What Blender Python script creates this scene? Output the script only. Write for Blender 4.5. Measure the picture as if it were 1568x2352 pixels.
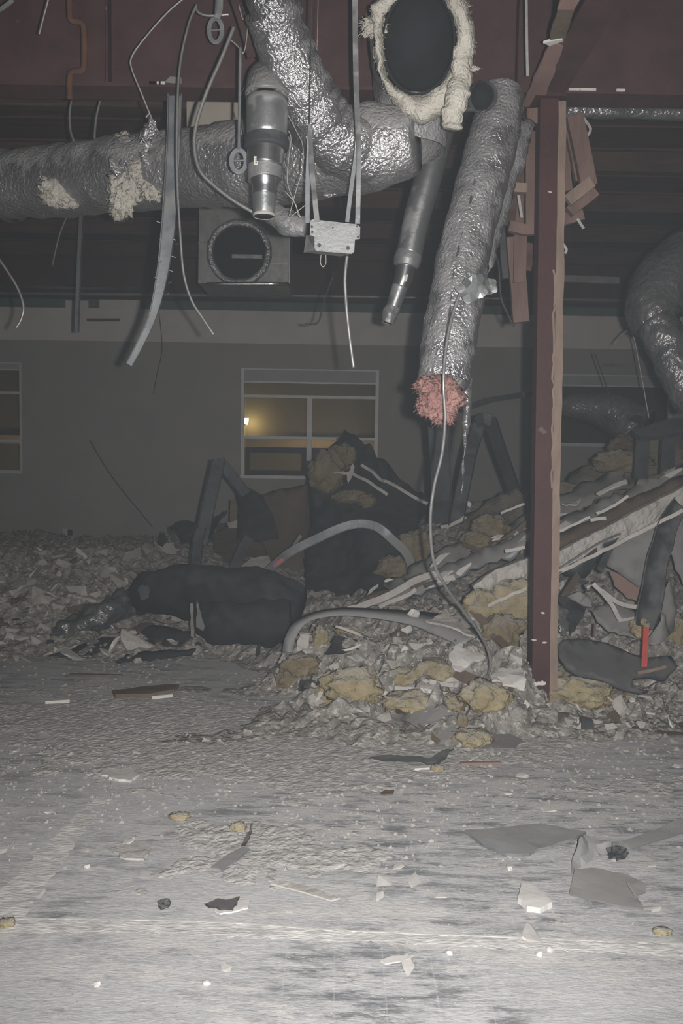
import bpy, bmesh, math, random
from mathutils import Vector, Matrix, noise
from mathutils.geometry import delaunay_2d_cdt

for o in list(bpy.data.objects):
    bpy.data.objects.remove(o, do_unlink=True)
S = bpy.context.scene
COL = S.collection

# ------------------------------------------------------------------ camera
IMG_W, IMG_H, FPX = 1568, 2352, 1900.0
CAM_Z, PITCH, ROLL = 1.6, math.radians(-4.1), math.radians(0.9)
cam = bpy.data.objects.new('camera', bpy.data.cameras.new('camera'))
COL.objects.link(cam)
S.camera = cam
cam.data.sensor_fit = 'VERTICAL'
cam.data.sensor_height = 24.0
cam.data.lens = FPX / IMG_H * 24.0
cam.data.clip_start, cam.data.clip_end = 0.02, 200
CAM_M = Matrix.Rotation(math.pi / 2 + PITCH, 4, 'X') @ Matrix.Rotation(ROLL, 4, 'Z')
CAM_M.translation = (0, 0, CAM_Z)
cam.matrix_world = CAM_M
CAM_R = CAM_M.to_3x3()
CAM_P = Vector((0, 0, CAM_Z))

# ------------------------------------------------------------------ light: the camera's own flash, night outside
w = bpy.data.worlds.new('night')
S.world = w
w.use_nodes = True
w.node_tree.nodes['Background'].inputs[0].default_value = (0.55, 0.62, 0.75, 1)
w.node_tree.nodes['Background'].inputs[1].default_value = 0.006
fl = bpy.data.lights.new('camera_flash', 'SPOT')
fl.energy = 1000
fl.color = (1.0, 0.97, 0.95)
fl.spot_size = math.radians(118)
fl.spot_blend = 1.0
fl.shadow_soft_size = 0.025
flo = bpy.data.objects.new('camera_flash', fl)
COL.objects.link(flo)
flo.location = (0.125, 0.02, CAM_Z + 0.02)
flo.rotation_euler = (math.radians(90 + 1.0), 0, math.radians(-1.0))
S.view_settings.view_transform = 'Standard'
S.view_settings.look = 'None'
S.view_settings.exposure = 0.0
S.view_settings.gamma = 1.0
S.view_settings.use_curve_mapping = False
S.cycles.max_bounces = 3
S.cycles.diffuse_bounces = 2
S.cycles.glossy_bounces = 2
S.cycles.transparent_max_bounces = 8
S.cycles.volume_bounces = 0
S.cycles.use_adaptive_sampling = True
S.cycles.adaptive_threshold = 0.08
S.cycles.adaptive_min_samples = 10
S.cycles.sample_clamp_indirect = 3.0
S.cycles.caustics_reflective = False
S.cycles.caustics_refractive = False

# ------------------------------------------------------------------ helpers
def ray(px, py):
    d = Vector(((px - IMG_W / 2) / FPX, (IMG_H / 2 - py) / FPX, -1.0))
    return CAM_R @ d

def P(px, py, Y):                      # the point on that sight line at depth Y
    d = ray(px, py)
    return CAM_P + d * (Y / d.y)

def Gz(px, py, z=0.0):                 # the point on that sight line at height z
    d = ray(px, py)
    return CAM_P + d * ((z - CAM_Z) / d.z)

def nz(v, s=1.0, seed=0):
    return noise.noise(Vector((v[0] * s + seed * 7.31, v[1] * s - seed * 3.7, v[2] * s + seed * 1.93)))

def fbm(v, s, o=4, seed=0):
    a, t, f = 1.0, 0.0, s
    for _ in range(o):
        t += a * nz(v, f, seed)
        a *= 0.5
        f *= 2.1
    return t

def catmull(pts, vals, res):
    n = len(pts)
    if n < 3 or res <= 1:
        if res <= 1:
            return [Vector(p) for p in pts], list(vals)
    P_, V_ = [], []
    for i in range(n - 1):
        p0, p1, p2, p3 = pts[max(i - 1, 0)], pts[i], pts[i + 1], pts[min(i + 2, n - 1)]
        v1, v2 = vals[i], vals[i + 1]
        for k in range(res):
            t = k / res
            t2, t3 = t * t, t * t * t
            P_.append(0.5 * ((2 * p1) + (p2 - p0) * t + (2 * p0 - 5 * p1 + 4 * p2 - p3) * t2 + (3 * p1 - p0 - 3 * p2 + p3) * t3))
            V_.append(v1 + (v2 - v1) * t)
    P_.append(Vector(pts[-1]))
    V_.append(vals[-1])
    return P_, V_

def frames(pts, up0=None):
    n = len(pts)
    T = []
    for i in range(n):
        t = pts[min(i + 1, n - 1)] - pts[max(i - 1, 0)]
        T.append(t.normalized() if t.length > 1e-9 else Vector((0, 0, 1)))
    u = Vector(up0) if up0 is not None else (Vector((0, 0, 1)) if abs(T[0].z) < 0.9 else Vector((0, -1, 0)))
    U = []
    for t in T:
        if up0 is None:
            u = u - t * u.dot(t)
        else:
            u = Vector(up0) - t * Vector(up0).dot(t)
        if u.length < 1e-6:
            u = t.orthogonal()
        u.normalize()
        U.append(u.copy())
    return T, U

def tube(pts, rad, segs=16, res=6, caps=True, wr=0.0, wf=14.0, seed=0, sx=1.0, ring=0.0, ringf=60.0, up=None):
    """round sweep; wr crinkles the skin, ring ribs it along its length; sx squashes it sideways"""
    pts = [Vector(p) for p in pts]
    rad = [rad] * len(pts) if not isinstance(rad, (list, tuple)) else list(rad)
    pp, rr = catmull(pts, rad, res)
    T, U = frames(pp, up)
    V, F = [], []
    L = 0.0
    for i, (p, r, t, u) in enumerate(zip(pp, rr, T, U)):
        if i:
            L += (p - pp[i - 1]).length
        b = t.cross(u)
        rg = ring * math.sin(L * ringf)
        for k in range(segs):
            a = 2 * math.pi * k / segs
            dv = u * math.cos(a) + b * math.sin(a) * sx
            q = p + dv * (r + rg)
            if wr:
                q = q + dv * (wr * (fbm(q, wf, 3, seed) + 0.7 * nz((L * 3, a * .5, 0), wf * .5, seed + 3)))
            V.append(q)
    n = len(pp)
    for i in range(n - 1):
        for k in range(segs):
            k2 = (k + 1) % segs
            F.append((i * segs + k, i * segs + k2, (i + 1) * segs + k2, (i + 1) * segs + k))
    if caps:
        F.append(tuple(reversed(range(segs))))
        F.append(tuple((n - 1) * segs + k for k in range(segs)))
    return V, F

def flexcable(pts, r, pitch=0.011, segs=7):
    """ribbed armoured cable"""
    pts = [Vector(p) for p in pts]
    pp, _ = catmull(pts, [0] * len(pts), 16)
    out, L = [pp[0]], 0
    step = pitch / 2
    acc = 0
    for i in range(1, len(pp)):
        d = pp[i] - pp[i - 1]
        l = d.length
        while acc + l >= step and l > 1e-9:
            f = (step - acc) / l
            q = pp[i - 1] + d * f
            out.append(q)
            d = pp[i] - q
            pp[i - 1] = q
            l = d.length
            acc = 0
        acc += l
    rr = [r * (1.0 if i % 2 else 0.78) for i in range(len(out))]
    return tube(out, rr, segs, 1)

def sweep(prof, pts, up, res=5, scale=None, twist=None, caps=True, wr=0.0, wf=9.0, seed=0):
    """closed 2D profile (side, up) swept along pts"""
    pts = [Vector(p) for p in pts]
    scale = scale or [1.0] * len(pts)
    twist = twist or [0.0] * len(pts)
    pp, ss = catmull(pts, scale, res)
    _, tw = catmull(pts, twist, res)
    T, U = frames(pp, up)
    V, F = [], []
    m = len(prof)
    for p, s, a, t, u in zip(pp, ss, tw, T, U):
        u = Matrix.Rotation(a, 3, t) @ u
        b = t.cross(u)
        dv = Vector((0, 0, 0))
        if wr:
            dv = Vector((nz(p, wf, seed), nz(p, wf, seed + 1), nz(p, wf, seed + 2))) * wr
        for (x, y) in prof:
            V.append(p + b * (x * s) + u * (y * s) + dv)
    n = len(pp)
    for i in range(n - 1):
        for k in range(m):
            k2 = (k + 1) % m
            F.append((i * m + k, i * m + k2, (i + 1) * m + k2, (i + 1) * m + k))
    if caps:
        F.append(tuple(reversed(range(m))))
        F.append(tuple((n - 1) * m + k for k in range(m)))
    return V, F

def rect(w_, h_):
    return [(-w_ / 2, -h_ / 2), (w_ / 2, -h_ / 2), (w_ / 2, h_ / 2), (-w_ / 2, h_ / 2)]

def chan(w_, h_, t):                    # U channel, web below, flanges up
    return [(-w_ / 2, 0), (w_ / 2, 0), (w_ / 2, h_), (w_ / 2 - t, h_), (w_ / 2 - t, t), (-w_ / 2 + t, t), (-w_ / 2 + t, h_), (-w_ / 2, h_)]

def angle_prof(w_, h_, t):
    return [(0, 0), (w_, 0), (w_, t), (t, t), (t, h_), (0, h_)]

def ibeam(w_, h_, tf, tw):
    a, b = w_ / 2, tw / 2
    return [(-a, 0), (a, 0), (a, tf), (b, tf), (b, h_ - tf), (a, h_ - tf), (a, h_), (-a, h_), (-a, h_ - tf), (-b, h_ - tf), (-b, tf), (-a, tf)]

def bar(p0, p1, w_, h_, up=(0, 0, 1)):
    return sweep(rect(w_, h_), [p0, p1], up, res=1)

def box(x0, x1, y0, y1, z0, z1):
    V = [Vector((x, y, z)) for z in (z0, z1) for y in (y0, y1) for x in (x0, x1)]
    return V, [(0, 2, 3, 1), (4, 5, 7, 6), (0, 1, 5, 4), (2, 6, 7, 3), (0, 4, 6, 2), (1, 3, 7, 5)]

def join(*ms):
    V, F = [], []
    for v, f in ms:
        n = len(V)
        V += list(v)
        F += [tuple(i + n for i in q) for q in f]
    return V, F

def sheet(out3, th=0.004, rag=0.0, bump=0.0, bf=3.0, seed=0, cell=0.08, sub=None, ctrl=None):
    """a torn sheet: the outline points carry their own depth; ctrl adds inner points"""
    rnd = random.Random(seed)
    pts = [Vector(p) for p in out3]
    c = sum(pts, Vector()) / len(pts)
    nrm = Vector((0, 0, 0))
    for i in range(len(pts)):
        nrm += (pts[i] - c).cross(pts[(i + 1) % len(pts)] - c)
    nrm.normalize()
    if nrm.y > 0.0:
        nrm = -nrm
    ax = nrm.orthogonal().normalized()
    ay = nrm.cross(ax)
    to2 = lambda p: Vector(((p - c).dot(ax), (p - c).dot(ay)))
    known = [(to2(p), (p - c).dot(nrm)) for p in pts] + [(to2(Vector(p)), (Vector(p) - c).dot(nrm)) for p in (ctrl or [])]
    ring = []
    for i in range(len(pts)):
        a, b = to2(pts[i]), to2(pts[(i + 1) % len(pts)])
        L = (b - a).length
        k = max(1, int(L / (cell * .6)))
        perp = Vector((-(b - a).y, (b - a).x)).normalized() if L > 1e-6 else Vector((0, 0))
        for j in range(k):
            q = a + (b - a) * (j / k)
            if rag and j:
                q = q + perp * rag * rnd.uniform(-1, 1)
            ring.append(q)
    def inside(q):
        r = False
        for i in range(len(ring)):
            a, b = ring[i], ring[i - 1]
            if (a.y > q.y) != (b.y > q.y) and q.x < (b.x - a.x) * (q.y - a.y) / (b.y - a.y) + a.x:
                r = not r
        return r
    vs = list(ring)
    x0, x1 = min(q.x for q in ring), max(q.x for q in ring)
    y0, y1 = min(q.y for q in ring), max(q.y for q in ring)
    gx = x0 + cell / 2
    while gx < x1:
        gy = y0 + cell / 2
        while gy < y1:
            q = Vector((gx + rnd.uniform(-.2, .2) * cell, gy + rnd.uniform(-.2, .2) * cell))
            if inside(q) and min((q - r).length for r in ring) > cell * .35:
                vs.append(q)
            gy += cell
        gx += cell
    n = len(ring)
    res = delaunay_2d_cdt(vs, [(i, (i + 1) % n) for i in range(n)], [], 1, 1e-7)
    v2, f2 = res[0], res[2]
    top = []
    for q in v2:
        ws = hs = 0.0
        for k2, h in known:
            d = (q - k2).length_squared + 1e-5
            ws += 1 / (d * d)
            hs += h / (d * d)
        p = c + ax * q.x + ay * q.y + nrm * (hs / ws)
        if bump:
            p = p + nrm * (bump * fbm(p, bf, 3, seed))
        top.append(p)
    V = top + [p - nrm * th for p in top]
    m = len(top)
    F, cnt = [], {}
    for f in f2:
        F.append(tuple(f))
        F.append(tuple(i + m for i in reversed(f)))
        for i in range(len(f)):
            e = (f[i], f[(i + 1) % len(f)])
            cnt[e] = 1
    for (a, b) in cnt:
        if (b, a) not in cnt:
            F.append((b, a, a + m, b + m))
    return V, F

def hull(pts):
    bm = bmesh.new()
    for p in pts:
        bm.verts.new(p)
    r = bmesh.ops.convex_hull(bm, input=bm.verts)
    bmesh.ops.delete(bm, geom=[g for g in set(r['geom_interior'] + r['geom_unused']) if isinstance(g, bmesh.types.BMVert)], context='VERTS')
    bm.verts.index_update()
    V = [v.co.copy() for v in bm.verts]
    F = [tuple(v.index for v in f.verts) for f in bm.faces]
    bm.free()
    return V, F

_ICO = {}
def ico(sub):
    if sub not in _ICO:
        bm = bmesh.new()
        bmesh.ops.create_icosphere(bm, subdivisions=sub, radius=1)
        bm.verts.index_update()
        _ICO[sub] = ([v.co.copy() for v in bm.verts], [tuple(v.index for v in f.verts) for f in bm.faces])
        bm.free()
    return _ICO[sub]

def fluff(c, r, seed=0, amp=0.35, f=2.2, sub=4, rot=None, tufts=0, tl=0.05):
    """a torn lump of fibre insulation: r = (rx, ry, rz)"""
    V0, F = ico(sub)
    r = Vector(r) if isinstance(r, (tuple, list, Vector)) else Vector((r, r, r))
    V = []
    for v in V0:
        d = 1 + amp * fbm(v, f, 5, seed) + amp * .45 * abs(nz(v, f * 3.1, seed + 5)) + amp * .3 * nz(v, f * 7.3, seed + 8)
        q = Vector((v.x * r.x, v.y * r.y, v.z * r.z)) * d
        if rot is not None:
            q = rot @ q
        V.append(Vector(c) + q)
    F = list(F)
    rnd = random.Random(seed)
    base = Vector(c)
    n0 = len(V)
    for _ in range(tufts):
        i = rnd.randrange(n0)
        p = V[i]
        d = (p - base).normalized()
        d = (d + Vector((rnd.uniform(-.8, .8), rnd.uniform(-.8, .8), rnd.uniform(-.9, .5)))).normalized()
        s = d.orthogonal().normalized() * tl * .035
        L = tl * rnd.uniform(.3, 1.2) * .6
        k = len(V)
        s2 = d.cross(s)
        V += [p + s, p - s * .5 + s2, p - s * .5 - s2, p + d * L * .6 + s2 * rnd.uniform(-1.5, 1.5), p + d * L + Vector((0, 0, -L * .25))]
        F += [(k, k + 1, k + 3), (k + 1, k + 2, k + 3), (k + 2, k, k + 3), (k, k + 3, k + 4), (k + 1, k + 4, k + 3)]
    return V, F

ORG = {}
def mesh(name, m):
    me = bpy.data.meshes.new(name)
    me.from_pydata([tuple(v) for v in m[0]], [], m[1])
    me.validate()
    return me

def base_of(V):
    xs, ys, zs = [v[0] for v in V], [v[1] for v in V], [v[2] for v in V]
    return Vector(((min(xs) + max(xs)) / 2, (min(ys) + max(ys)) / 2, min(zs)))

def obj(name, m, mt, parent=None, smooth=False, label=None, cat=None, group=None, kind=None):
    V, F = m
    org = ORG[parent.name] if parent is not None else base_of(V)
    me = mesh(name, ([Vector(v) - org for v in V], F))
    me.materials.append(mt)
    if smooth:
        me.shade_smooth()
    o = bpy.data.objects.new(name, me)
    COL.objects.link(o)
    if parent is not None:
        o.parent = parent
    else:
        o.location = org
    ORG[o.name] = org
    tag(o, label, cat, group, kind)
    return o

def tag(o, label=None, cat=None, group=None, kind=None):
    if label: o['label'] = label
    if cat: o['category'] = cat
    if group: o['group'] = group
    if kind: o['kind'] = kind
    return o

def thing(name, label, cat, loc, group=None, kind=None):
    o = bpy.data.objects.new(name, None)
    COL.objects.link(o)
    o.location = loc
    o.empty_display_size = .1
    ORG[o.name] = Vector(loc)
    return tag(o, label, cat, group, kind)

# ------------------------------------------------------------------ materials
def mat(name, c1, c2=None, scale=6.0, rough=0.8, metal=0.0, bump=0.0, bscale=30.0, dust=None, dustamt=0.0, stretch=(1, 1, 1), rvar=0.0, spots=None, detail=4.0, spec=0.3, cover=(0.0, 1.0)):
    """two-tone noise colour, fine bump, settled dust on surfaces that face up"""
    m = bpy.data.materials.new(name)
    m.use_nodes = True
    nt = m.node_tree
    N, L = nt.nodes, nt.links
    b = N['Principled BSDF']
    b.inputs['Roughness'].default_value = rough
    b.inputs['Metallic'].default_value = metal
    b.inputs['Specular IOR Level'].default_value = spec
    tc = N.new('ShaderNodeTexCoord')
    mp = N.new('ShaderNodeMapping')
    mp.inputs['Scale'].default_value = stretch
    L.new(tc.outputs['Object'], mp.inputs['Vector'])
    n1 = N.new('ShaderNodeTexNoise')
    n1.inputs['Scale'].default_value = scale
    n1.inputs['Detail'].default_value = detail
    n1.inputs['Roughness'].default_value = 0.62
    L.new(mp.outputs[0], n1.inputs['Vector'])
    rmp = N.new('ShaderNodeValToRGB')
    c2 = c2 or tuple(x * .75 for x in c1)
    rmp.color_ramp.elements[0].position = 0.36
    rmp.color_ramp.elements[0].color = (*c2, 1)
    rmp.color_ramp.elements[1].position = 0.62
    rmp.color_ramp.elements[1].color = (*c1, 1)
    L.new(n1.outputs['Fac'], rmp.inputs['Fac'])
    col = rmp.outputs['Color']
    if spots:
        n3 = N.new('ShaderNodeTexNoise')
        n3.inputs['Scale'].default_value = spots[1]
        n3.inputs['Detail'].default_value = 4
        L.new(tc.outputs['Object'], n3.inputs['Vector'])
        mr = N.new('ShaderNodeMapRange')
        mr.inputs[1].default_value = spots[2]
        mr.inputs[2].default_value = spots[2] + 0.08
        L.new(n3.outputs['Fac'], mr.inputs[0])
        mx = N.new('ShaderNodeMix')
        mx.data_type = 'RGBA'
        L.new(mr.outputs[0], mx.inputs['Factor'])
        L.new(col, mx.inputs['A'])
        mx.inputs['B'].default_value = (*spots[0], 1)
        col = mx.outputs['Result']
    if dust:
        g = N.new('ShaderNodeNewGeometry')
        sp = N.new('ShaderNodeSeparateXYZ')
        L.new(g.outputs['Normal'], sp.inputs[0])
        n2 = N.new('ShaderNodeTexNoise')
        n2.inputs['Scale'].default_value = 9
        n2.inputs['Detail'].default_value = 3
        L.new(tc.outputs['Object'], n2.inputs['Vector'])
        ad = N.new('ShaderNodeMath')
        ad.operation = 'MULTIPLY_ADD'
        L.new(sp.outputs['Z'], ad.inputs[0])
        ad.inputs[1].default_value = 0.5
        L.new(n2.outputs['Fac'], ad.inputs[2])
        mr = N.new('ShaderNodeMapRange')
        mr.inputs[1].default_value = 0.75 - dustamt * .6
        mr.inputs[2].default_value = 1.0 - dustamt * .45
        mr.inputs[3].default_value, mr.inputs[4].default_value = cover
        L.new(ad.outputs[0], mr.inputs[0])
        mx = N.new('ShaderNodeMix')
        mx.data_type = 'RGBA'
        L.new(mr.outputs[0], mx.inputs['Factor'])
        L.new(col, mx.inputs['A'])
        mx.inputs['B'].default_value = (*dust, 1)
        col = mx.outputs['Result']
        if metal:
            k = N.new('ShaderNodeMapRange')
            k.inputs[3].default_value = metal
            k.inputs[4].default_value = 0.0
            L.new(mr.outputs[0], k.inputs[0])
            L.new(k.outputs[0], b.inputs['Metallic'])
            k = N.new('ShaderNodeMapRange')
            k.inputs[3].default_value = rough
            k.inputs[4].default_value = 0.85 if cover[1] > .99 else rough + .12
            L.new(mr.outputs[0], k.inputs[0])
            L.new(k.outputs[0], b.inputs['Roughness'])
    L.new(col, b.inputs['Base Color'])
    if bump:
        nb = N.new('ShaderNodeTexNoise')
        nb.inputs['Scale'].default_value = bscale
        nb.inputs['Detail'].default_value = 3
        L.new(mp.outputs[0], nb.inputs['Vector'])
        bp = N.new('ShaderNodeBump')
        bp.inputs['Strength'].default_value = min(1.0, bump)
        bp.inputs['Distance'].default_value = 0.02 * max(1.0, bump)
        L.new(nb.outputs['Fac'], bp.inputs['Height'])
        L.new(bp.outputs[0], b.inputs['Normal'])
    return m

DUST = (0.34, 0.33, 0.315)
M = {}
M['foil'] = mat('crinkled_foil', (.60, .60, .62), (.42, .42, .44), 5, .25, .95, .75, 62, (.26, .26, .262), .45, cover=(.12, .85))
M['foil_trunk'] = mat('half_dusty_foil', (.62, .62, .64), (.44, .44, .46), 5, .25, .95, .8, 48, (.34, .34, .34), .45, cover=(.2, 1.0))
M['foil_dusty'] = mat('dusty_foil', (.5, .5, .52), (.3, .3, .32), 5, .32, .85, .6, 55, (.22, .22, .22), .7, cover=(.4, 1.0))
M['foil_dark'] = mat('grimy_foil', (.3, .3, .31), (.18, .18, .19), 5, .26, .85, 1.0, 22, (.09, .09, .09), .5, cover=(.3, .9))
M['galv'] = mat('galvanized_steel', (.52, .54, .55), (.38, .4, .41), 8, .36, .8, .08, 40, (.24, .24, .24), .4)
M['galv_dull'] = mat('dull_zinc', (.36, .37, .37), (.26, .27, .28), 10, .5, .55, .1, 60, (.3, .3, .29), .4)
M['bright'] = mat('clean_sheet_steel', (.75, .76, .77), (.6, .6, .62), 8, .24, .95, .03, 20)
M['steel_dark'] = mat('dark_strut_steel', (.075, .082, .088), (.045, .05, .054), 7, .5, .4, .15, 30, (.12, .12, .118), .25)
M['track'] = mat('grey_stud_steel', (.30, .32, .34), (.2, .22, .24), 7, .5, .5, .1, 30, (.27, .27, .265), .45)
M['primer'] = mat('red_primer_steel', (.088, .045, .045), (.06, .031, .031), 5, .75, .05, .12, 45, spots=((.22, .2, .19), 9, .72))
M['primer_col'] = mat('red_primer_column', (.068, .024, .023), (.048, .018, .018), 5, .6, .05, .1, 45, spots=((.16, .145, .14), 9, .7))
M['rust'] = mat('rusty_pipe', (.15, .075, .045), (.09, .04, .028), 9, .85, .1, .2, 50)
M['deck'] = mat('roof_deck', (.105, .062, .052), (.062, .036, .032), 4, .85, 0, .2, 25, stretch=(.5, 4, 4))
M['wood'] = mat('splintered_lumber', (.185, .122, .102), (.13, .085, .072), 4, .8, 0, .25, 30, stretch=(3, 3, .6), spots=((.2, .07, .06), 5, .68))
M['wood_pale'] = mat('pale_dusty_lumber', (.27, .205, .165), (.2, .15, .12), 5, .85, 0, .2, 30, stretch=(3, 3, .8))
M['gyp_face'] = mat('pink_board', (.30, .20, .175), (.24, .155, .14), 3, .9, 0, .05, 30)
M['wall_low'] = mat('grey_painted_wall', (.37, .365, .355), (.33, .325, .318), 1.6, .85, 0, .04, 25)
M['wall_up'] = mat('bare_wall_board', (.72, .715, .705), (.64, .635, .625), 2.2, .9, 0, .06, 30)
M['teal'] = mat('teal_grey_strip', (.13, .19, .195), (.09, .13, .135), 3, .8)
M['winframe'] = mat('window_aluminium', (.66, .71, .74), (.56, .61, .64), 5, .5, .1, .03, 30)
M['winhead'] = mat('window_header_panel', (.40, .42, .43), (.36, .38, .39), 3, .7)
M['sashdark'] = mat('dark_gasket', (.04, .042, .042), (.025, .026, .026), 5, .6)
M['plaster'] = mat('broken_plaster', (.52, .50, .47), (.38, .365, .345), 7, .95, 0, .4, 35)
M['plaster_w'] = mat('white_gypsum', (.66, .645, .62), (.57, .555, .53), 4, .95, 0, .15, 40)
M['rubble'] = mat('rubble_dust', (.33, .315, .29), (.16, .15, .135), 14, .97, 0, 1.0, 40, spots=((.5, .48, .45), 26, .56))
M['crumb'] = mat('plaster_crumb', (.42, .405, .38), (.30, .29, .275), 12, .97)
M['stain'] = mat('brown_debris', (.17, .13, .10), (.11, .085, .068), 8, .95, 0, .4, 35)
M['yellow'] = mat('yellow_fibre_batt', (.41, .35, .205), (.26, .22, .13), 6, .98, 0, .7, 60, (.34, .315, .255), .3)
M['yellow_old'] = mat('brown_yellow_fibre_batt', (.27, .225, .135), (.165, .135, .085), 6, .98, 0, .7, 60, (.25, .23, .19), .25)
M['white_ins'] = mat('white_fibre_wool', (.62, .60, .535), (.46, .445, .39), 9, .98, 0, .8, 70)
M['pink_ins'] = mat('pink_fibre_wool', (.40, .225, .20), (.29, .155, .14), 9, .98, 0, .8, 70)
M['liner'] = mat('black_liner_and_bore_shade', (.016, .019, .021), (.010, .012, .013), 6, .85, 0, .15, 40)  # liner black, also painted shade inside open pipe ends and the plenum
M['membrane'] = mat('black_membrane', (.020, .024, .026), (.012, .015, .016), 3, .75, 0, .25, 22, (.045, .047, .047), .15)
M['rubber'] = mat('dark_grey_moulding', (.06, .064, .068), (.04, .043, .046), 4, .65, 0, .1, 30, (.12, .12, .118), .25)
M['greysheet'] = mat('dusty_grey_sheet', (.23, .225, .22), (.17, .167, .165), 4, .75, .15, .12, 25, (.27, .265, .26), .4)
M['brown'] = mat('brown_fibre_board', (.15, .115, .085), (.11, .083, .062), 5, .9, 0, .15, 30)
M['cable'] = mat('armoured_cable_steel', (.40, .40, .395), (.30, .30, .295), 20, .42, .6, 0)
M['wire'] = mat('pale_wire', (.5, .5, .48), (.38, .38, .37), 20, .5, .3, 0)
M['wire_dark'] = mat('dark_wire', (.06, .06, .06), (.04, .04, .04), 20, .6, .1, 0)
M['red'] = mat('red_paint', (.48, .085, .065), (.38, .06, .05), 9, .6)
M['pinkchip'] = mat('pink_tape', (.5, .17, .17), (.4, .12, .12), 9, .7)
M['cream'] = mat('cream_panel', (.46, .43, .38), (.42, .39, .34), 3, .8)
M['sticker'] = mat('paper_sticker', (.72, .70, .62), (.66, .64, .56), 6, .8)
M['ink'] = mat('black_ink', (.03, .03, .03), (.02, .02, .02), 6, .8)
M['ext'] = mat('neighbour_stucco', (.30, .27, .19), (.26, .235, .165), 2, .9)
M['fascia'] = mat('neighbour_fascia', (.62, .50, .34), (.56, .45, .3), 2, .85)
M['asphalt'] = mat('outside_ground', (.05, .05, .05), (.04, .04, .04), 4, .9)

def glass_mat():
    m = bpy.data.materials.new('window_glass')
    m.use_nodes = True
    nt = m.node_tree
    N, L = nt.nodes, nt.links
    N.remove(N['Principled BSDF'])
    t = N.new('ShaderNodeBsdfTransparent')
    t.inputs[0].default_value = (.82, .84, .83, 1)
    g = N.new('ShaderNodeBsdfGlossy')
    g.inputs['Roughness'].default_value = .03
    g.inputs['Color'].default_value = (.8, .8, .8, 1)
    mx = N.new('ShaderNodeMixShader')
    fr = N.new('ShaderNodeFresnel')
    fr.inputs[0].default_value = 1.3
    L.new(fr.outputs[0], mx.inputs[0])
    L.new(t.outputs[0], mx.inputs[1])
    L.new(g.outputs[0], mx.inputs[2])
    L.new(mx.outputs[0], N['Material Output'].inputs['Surface'])
    return m
M['glass'] = glass_mat()

def emit_mat(name, c, s):
    m = bpy.data.materials.new(name)
    m.use_nodes = True
    b = m.node_tree.nodes['Principled BSDF']
    b.inputs['Base Color'].default_value = (*c, 1)
    b.inputs['Emission Color'].default_value = (*c, 1)
    b.inputs['Emission Strength'].default_value = s
    return m
M['lamp'] = emit_mat('warm_lamp_lens', (1.0, .78, .38), 9.0)
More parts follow.
